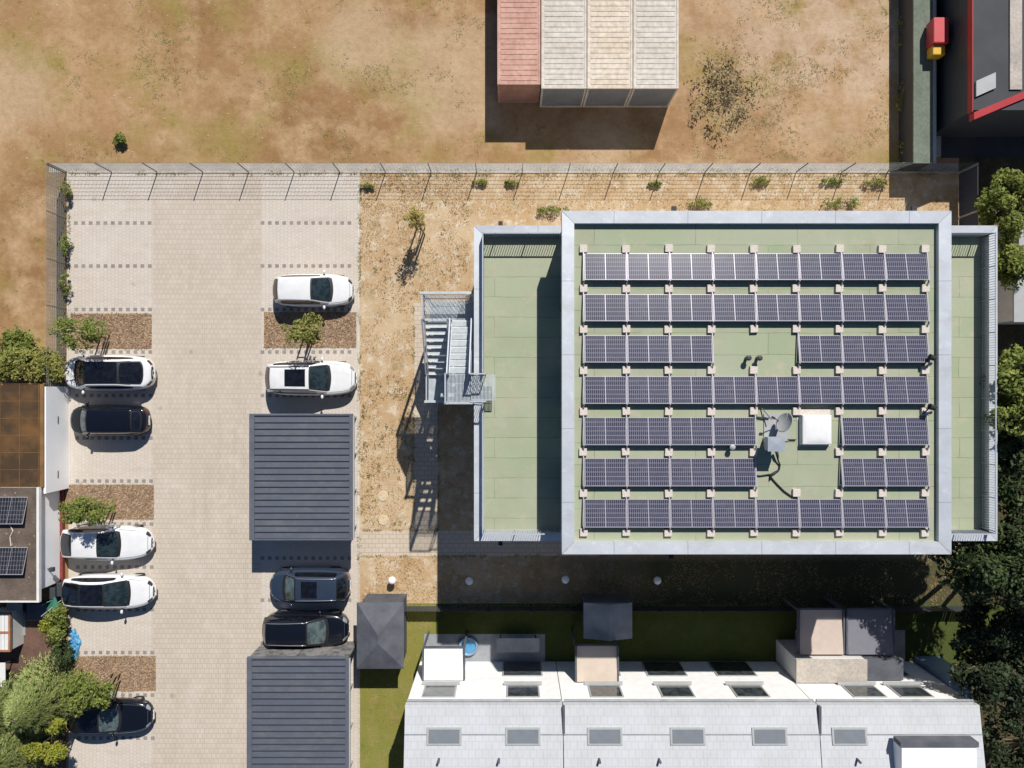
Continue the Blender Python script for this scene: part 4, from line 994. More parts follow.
# crumpled blue tarp
X, Y = P(75, 645)
m = MB((X, Y, 0))
def tarp(u, v):
    an = v * 6.28318; w = 1 + .30 * mnoise.noise((math.cos(an) * 1.6, math.sin(an) * 1.6, 2)) + .12 * mnoise.noise((math.cos(an) * 4, math.sin(an) * 4, 7))
    a_, b_ = .36 * u * w * math.cos(an), .85 * u * w * math.sin(an)
    fold = abs(mnoise.noise((a_ * 3.2 + b_ * 1.1, b_ * 2.2, 5))) * .34 + abs(mnoise.noise((a_ * 7, b_ * 6 - a_ * 3, 9))) * .16
    pinch = .75 + .25 * abs(math.cos(b_ * 3.2))
    return (X + a_ * pinch, Y + b_, .016 + (.05 + fold) * max(0, 1 - u ** 5) ** .6)
m.grid(tarp, 26, 60)
tag(m.build('crumpled_tarp', 'blue_tarp'), 'crumpled bright blue tarp beside the hedge and the bay', 'tarp')

# ------------------------------------------------------------------ vegetation
def leafquads(mb, rng, c, rad, n, size, droop=0, shell=.45):
    for _ in range(n):
        while True:
            x, y, z = rng.uniform(-1, 1), rng.uniform(-1, 1), rng.uniform(-1, 1)
            d = x * x + y * y + z * z
            if d <= 1 and d > shell * rng.random(): break
        p = Vector((c[0] + x * rad[0], c[1] + y * rad[1], c[2] + z * rad[2]))
        s_ = size * rng.choice((.55, .75, .95, 1.2, 1.5)) * rng.uniform(.85, 1.15)
        nrm = Vector((x * .5 + rng.uniform(-.7, .7), y * .5 + rng.uniform(-.7, .7), .55 + rng.uniform(-.4, .8))).normalized()
        a = Vector((rng.uniform(-1, 1), rng.uniform(-1, 1), rng.uniform(-1, 1)))
        t_ = nrm.cross(a)
        if t_.length < .05: continue
        t_ = t_.normalized(); b = nrm.cross(t_)
        mb.add([p - t_ * s_, p + b * s_ * .45, p + t_ * s_ + nrm * s_ * .15, p - b * s_ * .45], [(0, 1, 2, 3)])
def tree(name, label, cat, base, crown, rad, nclump, nleaf, leaf, mat, seed, clump=.42, trunk=.07, stakes=False, group=None, gaps=1.0):
    rng = random.Random(seed)
    bx_, by_ = base; t = thing(name, label, cat, (bx_, by_, 0), group=group); org = (bx_, by_, 0)
    lf, tk = MB(org), MB(org)
    c = Vector(crown); top = c + Vector((0, 0, rad[2] * .3))
    b0 = Vector((bx_, by_, 0)); mid = b0.lerp(c, .5) + Vector((rng.uniform(-.1, .1), rng.uniform(-.1, .1), 0))
    tk.tube([b0, mid, c, top], [trunk, trunk * .8, trunk * .55, trunk * .2], 8)
    for i in range(nclump):
        while True:
            x, y, z = rng.uniform(-1, 1), rng.uniform(-1, 1), rng.uniform(-1, 1)
            if .12 < x * x + y * y + z * z < 1: break
        cc = Vector((c.x + x * rad[0] * gaps, c.y + y * rad[1] * gaps, c.z + z * rad[2]))
        k_ = rng.uniform(.55, 1.15) * clump
        leafquads(lf, rng, cc, (k_ * rng.uniform(.8, 1.3), k_ * rng.uniform(.8, 1.3), k_ * .75), int(nleaf * rng.uniform(.6, 1.3)), leaf)
        st_ = mid.lerp(c, rng.uniform(.1, 1)); tk.tube([st_, st_.lerp(cc, .6) + Vector((0, 0, -.04)), cc], [trunk * .32, trunk * .2, trunk * .08], 5)
    tk.build('trunk', 'bark', t, True); lf.build('crown', mat, t)
    if stakes:
        s_ = MB(org)
        for dx, dy in ((-.22, .2), (.22, .2), (.22, -.2)): s_.bar((bx_ + dx, by_ + dy, 0), (bx_ + dx, by_ + dy, 1.7), .07)
        s_.bar((bx_ - .22, by_ + .2, 1.6), (bx_ + .22, by_ + .2, 1.6), .03, .06).bar((bx_ + .22, by_ + .2, 1.6), (bx_ + .22, by_ - .2, 1.6), .03, .06)
        s_.build('stakes', 'stake', t)
    return t
def C(px, py, z): return (*P(px, py, z), z)
YT = 'young trees in the planting beds'
tree('young_tree', 'young green tree in the top left bed, leaning over the wire fence', 'tree', P(106, 338), C(80, 332, 2.7), (1.3, .8, .9), 26, 90, .07, 'leaf_mid', 11, .38, .05, True, YT)
tree('young_tree', 'young staked tree in the right hand bed with yellow green leaves', 'tree', P(310, 335), C(302, 329, 2.6), (1.1, .75, .8), 24, 80, .07, 'leaf_olive', 12, .34, .05, True, YT)
tree('young_tree', 'round bushy green tree in the bed above the two white sedans', 'tree', P(112, 508), C(84, 511, 2.5), (1.4, .75, .75), 34, 105, .065, 'leaf_mid', 13, .38, .05, True, YT)
tree('young_tree', 'young tree in the lowest bed with branches over the black sedan', 'tree', P(117, 676), C(87, 694, 2.6), (1.3, .95, .8), 32, 130, .075, 'leaf_mid', 14, .42, .05, True, YT)
tree('sapling', 'small sparse straw coloured sapling with stakes on the dry lawn', 'tree', P(421, 231), C(415, 219, 2.4), (.50, .42, 1.0), 30, 40, .055, 'leaf_autumn', 15, .24, .03, True)
tree('hedge_shrub', 'broad olive green bush above the brown lean-to roof', 'bush', P(45, 364), C(30, 366, 1.5), (1.75, .85, .6), 34, 150, .075, 'leaf_olive', 16, .42, .05)
tree('hedge_shrub', 'dark green bush behind the lean-to at the left edge', 'bush', P(6, 360), C(0, 363, 1.2), (1.2, .75, .5), 16, 120, .075, 'leaf_mid', 17, .42, .05)
for i, (px, py, rx_, ry_, mt, lab) in enumerate(((58, 616, .45, .75, 'leaf_mid', 'green hedge bush below the green parasol'), (58.5, 634, .42, .8, 'leaf_mid', 'green hedge bush beside the blue tarp'), (49.5, 627, .40, .7, 'leaf_yellow', 'yellow leaved bush beside the hedge and patio'),
                                                  (60, 655, .45, .7, 'leaf_dark', 'dark green hedge bush left of the lowest planting bed'))):
    X, Y = P(px, py, 1.0); tree('hedge_bush', lab, 'bush', (X, Y), (X, Y, .95), (rx_ * .8, ry_ * .8, .6), 14, 110, .06, mt, 30 + i, .32, .03)
# big conifer: drooping sprays round a trunk
def conifer(label, base, top_z, rad, seed, n, mat):
    rng = random.Random(seed); bx_, by_ = base
    t = thing('conifer', label, 'tree', (bx_, by_, 0)); org = (bx_, by_, 0)
    tk, lf = MB(org), MB(org)
    tk.tube([(bx_, by_, 0), (bx_, by_, top_z)], [.16, .03], 8)
    for i in range(n):
        f = rng.random() ** .75; z = top_z * (1 - f * .82); a = rng.uniform(0, 6.283)
        L = rad * (.16 + .92 * f) * rng.uniform(.72, 1.12)
        d = Vector((math.cos(a), math.sin(a), 0)); e = Vector((bx_, by_, z)) + d * L - Vector((0, 0, L * .28))
        s0 = Vector((bx_, by_, z)); tk.tube([s0, e], [.03, .008], 4)
        side = Vector((-d.y, d.x, 0))
        for j in range(46):
            u = rng.uniform(.3, 1.04); w = (1.08 - u) * .42 + .08
            p = s0.lerp(e, u) + side * rng.uniform(-w, w) + Vector((0, 0, rng.uniform(-.08, .1)))
            dd = (d + side * rng.uniform(-.8, .8) + Vector((0, 0, rng.uniform(-.35, .25)))).normalized()
            l_ = rng.uniform(.09, .19); ww = side * .028 + Vector((0, 0, .012))
            lf.add([p - dd * l_ * .5, p + ww, p + dd * l_, p - ww], [(0, 1, 2, 3)])
    tk.build('trunk', 'bark', t); lf.build('crown', mat, t)
conifer('large grey green conifer filling the lower left corner', P(52, 694), 3.3, 2.4, 5, 440, 'leaf_conifer')
conifer('second grey green conifer at the bottom left edge', P(16, 748), 2.9, 2.2, 6, 380, 'leaf_conifer')
conifer('third grey green conifer, cut off by the left edge', P(6, 705), 3.0, 2.1, 8, 360, 'leaf_conifer')
for i, (px, py, rx_, ry_, lab) in enumerate(((33, 752, .8, .45, 'bright yellow green shrub at the bottom left below the conifer'), (52, 756, .55, .5, 'small yellow green shrub beside the drive at the bottom edge'), (57, 726, .25, .25, 'small yellow tuft growing between conifer and black sedan'))):
    X, Y = P(px, py, 2.0); tree('yellow_shrub', lab, 'bush', (X, Y), (X, Y, 1.9 if i < 2 else 2.1), (rx_ * .8, ry_ * .8, .45), 13 if i < 2 else 6, 110, .065, 'leaf_yellow', 40 + i, .30, .04)
# climbers on the left fence and weeds under the north fence
for i, (px, py, r_, lab) in enumerate(((66, 245, .28, 'climbing plant on the left fence beside the first dashed line'), (66, 283, .25, 'climbing plant midway down the left wire fence'), (67, 190, .2, 'dry climbing weed at the top of left wire fence'))):
    X, Y = P(px, py, .5); tree('climbing_plant', lab, 'plant', (X, Y), (X, Y, .6), (.16, r_ * 2.4, .5), 11, 55, .05, 'leaf_olive' if i == 2 else 'leaf_mid', 60 + i, .17, .015)
weeds = [(553, 210, .42, 'green shrub against the building beside the left terrace corner'), (699, 203, .42, 'green shrub against the middle of the north parapet'), (846, 202, .55, 'green shrub against the right part of north parapet'),
         (480, 182, .22, 'green weed at the fence nearest the small staked sapling'), (511, 183, .2, 'green weed at the fence above the left terrace'), (763, 181, .3, 'wide green weed under the north fence right of middle'),
         (833, 181, .28, 'green weed under the north fence above the right shrub'), (876, 182, .34, 'wilted green weed under the fence beside the shaded corner'), (655, 184, .18, 'small weed at a fence post above the roof'),
         (368, 186, .22, 'small green weed at the top corner of dry lawn')]
for i, (px, py, r_, lab) in enumerate(weeds):
    z = .10 + r_ * .45; X, Y = P(px, py, z)
    tree('weed', lab, 'plant', (X, Y), (X, Y, z), (r_ * 2.0, r_ * .5, r_ * .35), 20, 30, .05, 'leaf_olive' if i % 2 else 'leaf_mid', 80 + i, r_ * .55, .015, group='weeds along the north fence')
# trees right of the building
tree('broadleaf_tree', 'yellow green tree at right edge beside the screened fence', 'tree', P(992, 225), C(1001, 212, 3.6), (1.45, 2.3, 1.0), 56, 150, .10, 'leaf_yellow_tree', 20, .5, .12) if 'leaf_yellow_tree' in M else None
M['leaf_lime'] = mat_leaf('lime_leaves', (.16, .20, .035, 1), (.11, .15, .025, 1), (.27, .27, .06, 1))
tree('broadleaf_tree', 'yellow green tree at right edge beside the screened fence', 'tree', P(984, 232), C(1006, 205, 3.2), (1.15, 1.8, .9), 46, 150, .095, 'leaf_lime', 20, .42, .12)
tree('broadleaf_tree', 'smaller yellow green tree between building and white shed roof', 'tree', P(998, 270), C(1012, 262, 3.0), (.75, 1.3, .8), 30, 150, .095, 'leaf_lime', 21, .42, .1)
tree('broadleaf_tree', 'tall dark green tree at the right edge beside the terrace', 'tree', P(985, 400), C(1024, 392, 8.2), (1.5, 2.0, 1.6), 52, 170, .11, 'leaf_mid', 22, .55, .18)
tree('broadleaf_tree', 'dark green tree right of the terrace, below the tall tree', 'tree', P(990, 455), C(1026, 470, 7.0), (1.7, 2.2, 1.5), 56, 170, .11, 'leaf_dark', 23, .58, .18)
tree('broadleaf_tree', 'dark green tree at the lower right corner of building', 'tree', P(978, 555), C(990, 562, 7.0), (2.1, 2.0, 1.9), 78, 160, .10, 'leaf_dark', 24, .55, .16)
tree('broadleaf_tree', 'dark tree at the right edge below the building corner', 'tree', P(995, 545), C(1040, 570, 7.5), (2.0, 2.6, 1.9), 66, 170, .10, 'leaf_deep', 25, .6, .16)
tree('broadleaf_tree', 'dark tree right of the white terraced house', 'tree', P(975, 660), C(1000, 655, 5.2), (2.3, 2.8, 1.3), 80, 160, .11, 'leaf_deep', 26, .62, .16)
tree('broadleaf_tree', 'dark tree in the bottom right corner', 'tree', P(1000, 750), C(1035, 740, 4.2), (2.4, 2.8, 1.3), 66, 160, .11, 'leaf_deep', 27, .62, .16)
tree('field_bush', 'dry olive bush in the field right of the containers', 'bush', P(728, 98), C(730, 94, .7), (1.9, 2.0, .5), 40, 90, .085, 'leaf_autumn_olive', 28, .42, .04) if False else None
M['leaf_dry'] = mat_leaf('dry_bush_leaves', (.30, .25, .12, 1), (.34, .27, .15, 1), (.40, .32, .18, 1), .3)
tree('field_bush', 'dry olive bush in the field right of the containers', 'bush', P(728, 98), C(729, 95, .4), (2.1, 2.4, .3), 60, 26, .075, 'leaf_dry', 28, .46, .03)
tree('field_bush', 'small green bush in the field above the left fence corner', 'bush', P(120, 139), C(120, 139, .3), (.25, .25, .2), 8, 70, .07, 'leaf_mid', 29, .26, .03)
tree('field_bush', 'green bush in the field left of the wire fence', 'bush', P(22, 342), C(18, 341, .5), (1.0, .5, .35), 20, 90, .08, 'leaf_mid', 50, .38, .03)
z = 1.6; X0, X1, Y0 = PX(913.5, z), PX(935, z), PY(163, z)
t = thing('storage_shelter', 'long low sage green shelter roof between the field and the drive', 'shelter', (X0, Y0, 0)); org = (X0, Y0, 0)
MB(org).box(X0 + .06, X1 - .06, Y0 + .06, Y0 + 16, 0, z - .1).build('wall', 'dark_metal', t)
MB(org).box(X0, X1, Y0, Y0 + 16, z - .098, z).build('roof', 'sage_strip', t)
MB(org).box(X1 - .1, X1 + .04, Y0 - .02, Y0 + 16, z + .002, z + .06).build('edge_trim', 'lightgrey', t)
for i, (py, lab) in enumerate(((152, 'green weed clump at the lower end of the long shelter'), (98, 'green weed clump beside the middle of the long shelter'), (30, 'olive weed clump beside the upper part of the long shelter'))):
    X, Y = P(905, py, .3); tree('weed', lab, 'plant', (X, Y), (X, Y, .3), (.3, .9, .25), 14, 60, .06, 'leaf_olive', 130 + i, .3, .02, group='weeds beside the shelter')

# ------------------------------------------------------------------ shipping containers
def container(label, x0, x1, yb, z, mat, side, L=9.0, grp='shipping containers in the field'):
    X0, X1 = PX(x0, z) + .02, PX(x1, z) - .02; Y0 = PY(yb, z); Y1 = Y0 + L
    c = thing('shipping_container', label, 'container', (X0, Y0, 0), group=grp); org = (X0, Y0, 0)
    m = MB(org); n = 22                           # corrugated end
    for i in range(n):
        a = X0 + .1 + (X1 - X0 - .2) * i / n; b = X0 + .1 + (X1 - X0 - .2) * (i + .55) / n; m.box(a, b, Y0 - .0, Y0 + .04, .16, z - .12)
    m.box(X0 + .06, X1 - .06, Y0 + .045, Y1, .1, z - .06)
    m.build('body', side, c)
    r = MB(org); nn = int(L / .28)
    r.box(X0 + .08, X1 - .08, Y0 + .08, Y1, z - .058, z - .03)
    for i in range(nn): r.box(X0 + .18, X1 - .18, Y0 + .2 + i * .28, Y0 + .33 + i * .28, z - .029, z - .012)
    r.build('roof', mat, c)
    f = MB(org)
    for xx in (X0 + .05, X1 - .05): f.box(xx - .05, xx + .05, Y0 - .02, Y0 + .1, 0, z); f.box(xx - .05, xx + .05, Y0 + .102, Y1, z - .1, z - .002)
    f.box(X0 + .102, X1 - .102, Y0 - .02, Y0 + .078, z - .11, z - .002); f.box(X0 + .102, X1 - .102, Y0 - .02, Y0 + .08, 0, .14)
    f.build('frame', mat, c)
container('faded red shipping container at the left end of the row', 497, 541, 84, 2.45, 'rust_red', 'rust_red')
container('pale container next to the red one', 541, 587, 88, 2.6, 'white_cont', 'grey_paint')
container('beige container in the middle of the pale ones', 587, 633, 88, 2.6, 'beige_paint', 'grey_paint')
container('beige container at the right end of the row', 633, 679, 88, 2.6, 'white_cont', 'grey_paint')

# dark hall at the top right
z = 4.0; X0 = PX(971, z); Y0 = PY(112, z)
t = thing('dark_hall', 'dark flat roofed hall with red trim at the top right', 'building', (X0, Y0, 0)); org = (X0, Y0, 0)
MB(org).box(X0 + .1, X0 + 8, Y0 + .1, Y0 + 14, 0, z - .1).build('wall', 'dark_metal', t)
MB(org).box(X0 + .1, X0 + 8, Y0 + .1, Y0 + 14, z - .098, z).build('roof', 'dark_roof', t)
MB(org).box(X0 + .05, X0 + .09, Y0, Y0 + 14, z - .35, z + .03).build('fascia', 'red_trim', t)
MB(org).hexa([(X0 + .1, Y0 - .42, z - .3), (X0 + 8, Y0 + 2.9, z - .3), (X0 + 8, Y0 + 3.25, z - .3), (X0 + .1, Y0 - .05, z - .3)], [(X0 + .1, Y0 - .42, z + .1), (X0 + 8, Y0 + 2.9, z + .1), (X0 + 8, Y0 + 3.25, z + .1), (X0 + .1, Y0 - .05, z + .1)]).build('canopy_edge', 'red_trim', t)
MB(org).hexa([(X0 + .2, Y0 + .75, z + .005), (X0 + 1.2, Y0 + 1.2, z + .005), (X0 + 1.2, Y0 + 2.0, z + .005), (X0 + .2, Y0 + 1.55, z + .005)], [(X0 + .2, Y0 + .75, z + .12), (X0 + 1.2, Y0 + 1.2, z + .12), (X0 + 1.2, Y0 + 2.0, z + .12), (X0 + .2, Y0 + 1.55, z + .12)]).build('roof_hatch', 'lightgrey', t)
MB(org).box(PX(1009, z), PX(1021, z), PY(90, z), Y0 + 14, z + .004, z + .08).build('walkway_strip', 'concrete', t)
zb_ = 1.67; X, Y = P(938.5, 34, 2.2)
t = thing('signal_box', 'small red and yellow box on the edge of the long shelter roof', 'box', (X, Y, zb_)); org = (X, Y, zb_)
MB(org).hexa([(X - .38, Y - .6, zb_), (X + .38, Y - .6, zb_), (X + .38, Y + .75, zb_), (X - .38, Y + .75, zb_)], [(X - .42, Y - .6, zb_ + .8), (X + .42, Y - .6, zb_ + .8), (X + .42, Y + .78, zb_ + .8), (X - .42, Y + .78, zb_ + .8)]).build('box_body', 'red_plastic', t, bevel=.05)
MB(org).box(X - .34, X + .34, Y - 1.15, Y - .605, zb_, zb_ + .6).build('chute', 'yellow_plastic', t, bevel=.05)
MB(org).bar((X + .1, Y - .8, .1), (X + .1, Y - .8, zb_), .1).bar((X + .1, Y + .5, .1), (X + .1, Y + .5, zb_), .1).build('support', 'dark_metal', t)

# ------------------------------------------------------------------ lower neighbours
X0, X1, Y0, Y1 = PX(355.5, 2.4), PX(403, 2.4), PY(671, 2.4), PY(604, 2.4)
t = thing('garden_shed', 'dark felt roofed garden shed beside the lower carport', 'shed', (X0, Y0, 0)); org = (X0, Y0, 0)
MB(org).box(X0 + .15, X1 - .15, Y0 + .15, Y1 - .15, 0, 2.1).build('wall', 'slate', t)
xm, ym = (X0 + X1) / 2, (Y0 + Y1) / 2; ap = (xm, ym, 2.75)
m = MB(org); q = [(X0, Y0, 2.1), (X1, Y0, 2.1), (X1, Y1, 2.1), (X0, Y1, 2.1)]
m.add(q + [(xm, Y1 - 1.6, 2.75), (xm, Y0 + 1.6, 2.75)], [(0, 1, 5), (1, 2, 4, 5), (2, 3, 4), (3, 0, 5, 4), (3, 2, 1, 0)]); m.build('roof', 'slate', t)
X0, X1, Y0, Y1 = PX(584, 2.2), PX(633, 2.2), PY(640, 2.2), PY(604, 2.2)
t = thing('garden_shed', 'blue grey garden shed behind the white houses, in shade', 'shed', (X0, Y0, 0)); org = (X0, Y0, 0)
MB(org).box(X0 + .1, X1 - .1, Y0 + .1, Y1 - .1, 0, 1.95).build('wall', 'slate', t)
ym = (Y0 + Y1) / 2; xm = (X0 + X1) / 2
m = MB(org); m.add([(X0, Y0, 1.96), (xm, Y0, 2.35), (X1, Y0, 1.96), (X0, Y1, 1.96), (xm, Y1, 2.35), (X1, Y1, 1.96)], [(0, 1, 4, 3), (1, 2, 5, 4), (0, 2, 1), (3, 4, 5), (0, 3, 5, 2)]); m.build('roof', 'grey_slab', t)
# garden fence between the office lawn and the gardens
x0, x1, yy = PX(405), PX(980), PY(606)
t = thing('garden_fence', 'dark board fence between the office lawn and the gardens', 'fence', (x0, yy, 0)); org = (x0, yy, 0)
m = MB(org); n = int((x1 - x0) / .15)
for i in range(n): m.box(x0 + .15 * i + .01, x0 + .15 * i + .14, yy - .012, yy + .012, .05, .95 + .02 * (i % 2))
m.build('boards', 'dark_metal', t)
for i in range(14): MB(org).box(x0 + 2.4 * i - .04, x0 + 2.4 * i + .04, yy - .1, yy - .02, 0, 1.05).build('post', 'dark_metal', t)

ze = 5.8; hx0, hx1 = -92 * U, 401 * U; hy = -277.5 * U; hs = hy - 9
cuts = [hx0, PX(563, ze), PX(818, ze), hx1]
house_labels = ['white terraced house at the left end of the bottom row', 'wide middle white terraced house with a beige awning', 'white terraced house at the right end of bottom row']
wins = [(440, 523), (605, 675, 748), (862, 908)]
sky = [(444, 523), (605, 688, 770), (850,)]
for hi in range(3):
    a, b = cuts[hi] + .02, cuts[hi + 1] - .02
    t = thing('terraced_house', house_labels[hi], 'house', (a, hy, 0), group='row of white terraced houses'); org = (a, hy, 0)
    MB(org).box(a, b, hs, hy, 0, ze - .35).build('wall', 'facade', t)
    sl = .16
    r = MB(org); y0, y1 = hs, hy + .12
    r.hexa([(a, y0, ze - .35 + .002), (b, y0, ze - .35 + .002), (b, y1, ze - .35 + .002), (a, y1, ze - .35 + .002)], [(a, y0, ze + (y1 - y0) * sl), (b, y0, ze + (y1 - y0) * sl), (b, y1, ze), (a, y1, ze)])
    ro = r.build('roof', 'house_roof', t)
    for k_ in range(3):
        yy = hy - 1.2 - k_ * 2.6; zz_ = ze + (y1 - yy) * sl
        MB(org).box(a, b, yy - .02, yy + .02, zz_ + .002, zz_ + .03).build('roof_seam', 'grey_slab', ro)
    if hi: MB(org).box(a - .06, a + .06, hs, hy + .14, ze + .0, ze + .22).build('party_wall_cap', 'slate', t)
    MB(org).tube([(a + .05, hy + .19, ze - .38), (b - .05, hy + .19, ze - .38)], .07, 8).build('gutter', 'grey_slab', t)
    for q_ in (1.7, 4.6): MB(org).tube([(a + q_, hy - 2.3, ze), (a + q_, hy - 2.3, ze + .75)], .06, 8).build('vent_pipe', 'slate', t)
    for px in sky[hi]:
        X = PX(px, 6.1); yy = PY(736, 6.1)
        w = MB(org); zl, zh = ze + (y1 - yy - .36) * sl, ze + (y1 - yy + .42) * sl
        w.hexa([(X - .85, yy - .42, zh - .01), (X + .85, yy - .42, zh - .01), (X + .85, yy + .36, zl - .01), (X - .85, yy + .36, zl - .01)], [(X - .85, yy - .42, zh + .06), (X + .85, yy - .42, zh + .06), (X + .85, yy + .36, zl + .06), (X - .85, yy + .36, zl + .06)])
        f = w.build('roof_window', 'lightgrey', t)
        w = MB(org); w.hexa([(X - .75, yy - .34, zh + .048), (X + .75, yy - .34, zh + .048), (X + .75, yy + .28, zl + .068), (X - .75, yy + .28, zl + .068)], [(X - .75, yy - .34, zh + .06), (X + .75, yy - .34, zh + .06), (X + .75, yy + .28, zl + .08), (X - .75, yy + .28, zl + .08)])
        w.build('pane', 'skywin', f)
    for px in wins[hi]:
        X = PX(px, 3.8)
        for z0, z1, wd in ((3.3, 4.7, 1.7), (.1, 2.1, 2.2)):
            f = MB(org).box(X - wd / 2, X + wd / 2, hy - .02, hy + .05, z0, z1).build('window', 'lightgrey', t)
            MB(org).box(X - wd / 2 + .08, X + wd / 2 - .08, hy + .03, hy + .06, z0 + .08, z1 - .08).build('pane', 'win', f)
        MB(org).box(X - 1.0, X + 1.0, hy + .055, hy + .2, 3.2, 3.28).build('sill', 'lightgrey', t)
def awning(name, label, cat, px0, px1, z, out, mat, posts=True, y_from=hy):
    a, b = PX(px0, z), PX(px1, z); t = thing(name, label, cat, (a, y_from, 0)); org = (a, y_from, 0)
    MB(org).hexa([(a, y_from + .07, z), (a, y_from + out, z - .15), (a, y_from + out, z - .15), (a, y_from + .07, z)][:0] or [(a, y_from + .07, z), (b, y_from + .07, z), (b, y_from + out, z - .18), (a, y_from + out, z - .18)], [(a, y_from + .07, z + .05), (b, y_from + .07, z + .05), (b, y_from + out, z - .13), (a, y_from + out, z - .13)]).build('canopy', mat, t)
    MB(org).box(a - .1, a - .01, y_from + .07, y_from + out + .06, z - .2, z + .03).box(b + .01, b + .1, y_from + .07, y_from + out + .06, z - .2, z + .03).box(a - .008, b + .008, y_from + out + .01, y_from + out + .09, z - .25, z - .1).build('frame', 'slate', t)
    if posts:
        for xx in (a - .05, b + .05): MB(org).box(xx - .05, xx + .05, y_from + out - .05, y_from + out + .05, 0, z - .25).build('post', 'slate', t)
t = bpy.data.objects['terraced_house.002']; org = t.location.copy()
a, b = PX(797, 3), PX(866, 3)
MB(org).box(a, b, hy + .06, hy + 1.25, 0, 2.95).build('extension_wall', 'render_wall', t)
MB(org).box(a - .05, b + .05, hy + .06, hy + 1.28, 2.952, 3.05).build('extension_roof', 'concrete', t)
MB(org).box(b + .1, PX(906, 3), hy + .08, hy + 1.2, 2.3, 2.75).build('porch_roof', 'slate', t)
a, b = PX(903, 7), PX(978, 7)
MB(org).box(a, b, hy - 4, PY(748, 7), ze + .3, 6.9).build('dormer', 'facade', t)
MB(org).box(a - .08, b + .08, PY(748, 7), PY(743, 7), 6.3, 6.95).build('dormer_edge', 'slate', t)
awning('patio_awning', 'white fabric awning on dark frame at the left house', 'awning', 424, 463, 2.7, 1.7, 'white_cloth')
awning('patio_awning', 'beige fabric awning in front of the middle white house', 'awning', 577, 617, 2.9, 1.9, 'beige_cloth')
awning('patio_canopy', 'pale pink patio canopy behind the right end house', 'canopy', 800, 843, 2.5, 2.4, 'pink_cloth', True, hy + 1.3)
awning('patio_canopy', 'grey patio canopy next to the pale pink canopy', 'canopy', 848, 893, 2.5, 2.4, 'grey_cloth', True, hy + 1.3)
X, Y = P(468, 648, .4)
t = thing('paddling_pool', 'small light blue paddling pool on the left house terrace', 'paddling pool', (X, Y, 0)); org = (X, Y, 0)
MB(org).lathe((X, Y, .015), [(.48, 0), (.56, .1), (.52, .22), (.44, .2), (.42, .05)], 24).build('rim', 'blue_panel', t, True)
MB(org).lathe((X, Y, .1), [(.425, 0), (.42, .02), (.01, .021)], 24).build('water', 'blue_tarp', t)
X, Y = P(518, 645, .7)
t = thing('garden_table', 'long grey garden table on the left house terrace', 'table', (X, Y, 0)); org = (X, Y, 0)
MB(org).box(X - 1.2, X + 1.2, Y - .4, Y + .4, .7, .75).build('tabletop', 'grey_slab', t)
for xx in (X - 1, X + 1):
    for yy in (Y - .3, Y + .3): MB(org).box(xx - .03, xx + .03, yy - .03, yy + .03, .012, .7).build('leg', 'dark_metal', t)
X0 = PX(905, 3); X1 = hx1 + .9; Y1 = hy + 2.2
t = thing('conservatory', 'pale blue lean-to conservatory at the corner of right end house', 'conservatory', (hx1, hy, 0)); org = (hx1, hy, 0)
MB(org).box(hx1 + .06, hx1 + 1.5, hy - 3.5, hy + .3, 0, 2.6).build('wall', 'blue_panel', t)
MB(org).hexa([(hx1 + .05, hy - 3.6, 2.602), (hx1 + 1.6, hy - 3.6, 2.602), (hx1 + 1.6, hy + .4, 2.602), (hx1 + .05, hy + .4, 2.602)], [(hx1 + .05, hy - 3.6, 3.3), (hx1 + 1.6, hy - 3.6, 2.7), (hx1 + 1.6, hy + .4, 2.7), (hx1 + .05, hy + .4, 3.3)]).build('roof', 'blue_panel', t)
# white sheds at the right edge
for px0, py0, py1, z, lab in ((1014, 269, 322, 2.5, 'white flat shed roof at right edge beside the building'), (1019, 218, 246, 2.6, 'pale shed roof at right edge, half hidden by the yellow tree')):
    X0, Y0, Y1 = PX(px0, z), PY(py1, z), PY(py0, z)
    t = thing('garden_shed', lab, 'shed', (X0, Y0, 0), group='white sheds at the right edge'); org = (X0, Y0, 0)
    MB(org).box(X0 + .08, X0 + 2.9, Y0 + .08, Y1 - .08, 0, z - .1).build('wall', 'white_paint', t)
    MB(org).box(X0, X0 + 3, Y0, Y1, z - .098, z).build('roof', 'lightgrey', t)

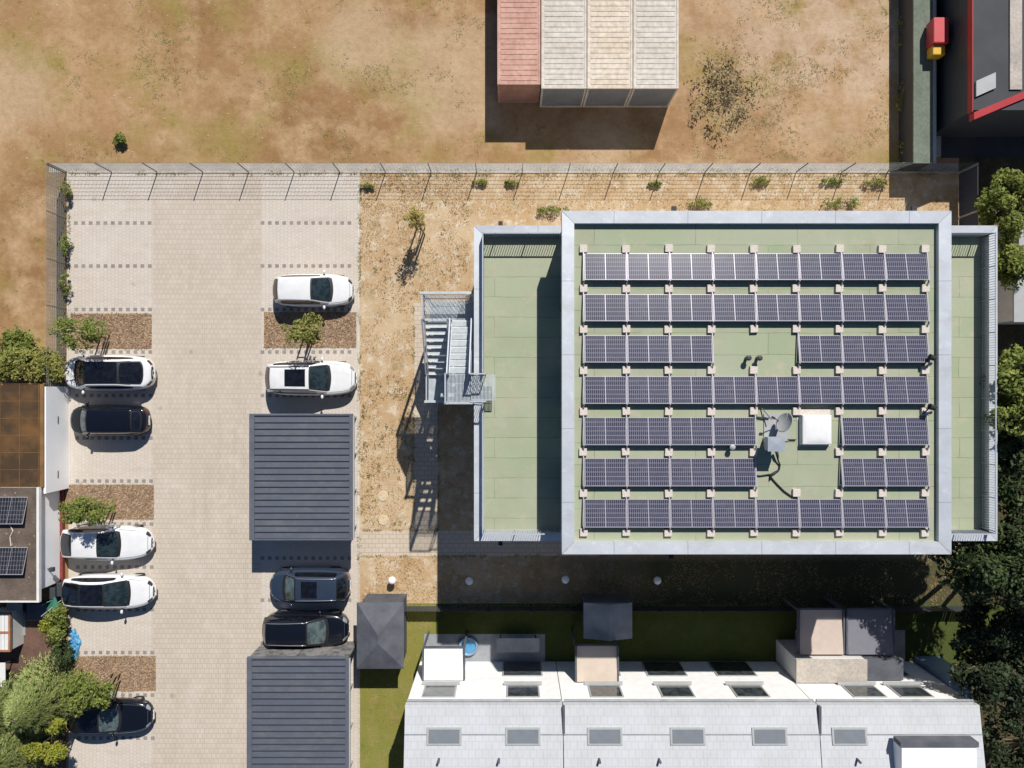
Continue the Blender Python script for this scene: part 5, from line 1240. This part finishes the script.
# ------------------------------------------------------------------ light, sky, camera
SD = Vector((.311, .935, 1.0))
el = math.atan2(SD.z, math.hypot(SD.x, SD.y)); az = math.atan2(SD.x, SD.y)
w = bpy.data.worlds.new('World'); scene.world = w; w.use_nodes = True
nt = w.node_tree; bg = nt.nodes['Background']
sk = nt.nodes.new('ShaderNodeTexSky'); sk.sky_type = 'NISHITA'; sk.sun_disc = False
sk.sun_elevation = el; sk.sun_rotation = az; sk.altitude = 100; sk.ozone_density = 7.0; sk.air_density = 1.0; sk.dust_density = .4
tc = nt.nodes.new('ShaderNodeTexCoord')
ns = nt.nodes.new('ShaderNodeTexNoise'); ns.inputs['Scale'].default_value = 2.6; ns.inputs['Detail'].default_value = 6; ns.inputs['Roughness'].default_value = .55
nt.links.new(tc.outputs['Generated'], ns.inputs['Vector'])
mr = nt.nodes.new('ShaderNodeMapRange'); mr.inputs['From Min'].default_value = .62; mr.inputs['From Max'].default_value = .76
nt.links.new(ns.outputs['Fac'], mr.inputs['Value'])
mx = nt.nodes.new('ShaderNodeMix'); mx.data_type = 'RGBA'
nt.links.new(mr.outputs[0], mx.inputs[0]); nt.links.new(sk.outputs[0], mx.inputs[6]); mx.inputs[7].default_value = (6, 6.6, 7.6, 1)
nt.links.new(mx.outputs[2], bg.inputs['Color']); bg.inputs['Strength'].default_value = .055
sl = bpy.data.lights.new('sun', 'SUN'); sl.energy = 5.0; sl.angle = R(.53); sl.color = (1.0, .955, .885)
so = bpy.data.objects.new('sun', sl); COL.objects.link(so); so.rotation_euler = SD.to_track_quat('Z', 'Y').to_euler(); so.location = (10, 30, 40)
cam = bpy.data.cameras.new('camera'); co = bpy.data.objects.new('camera', cam); COL.objects.link(co)
co.location = (0, 0, H); co.rotation_euler = (0, 0, 0)
cam.sensor_width = 36; cam.lens = 36 * F / 1024; cam.clip_end = 1000; cam.clip_start = .5
scene.camera = co
vs = scene.view_settings; vs.view_transform = 'Standard'; vs.look = 'None'; vs.gamma = 1; vs.use_curve_mapping = False; vs.exposure = .30
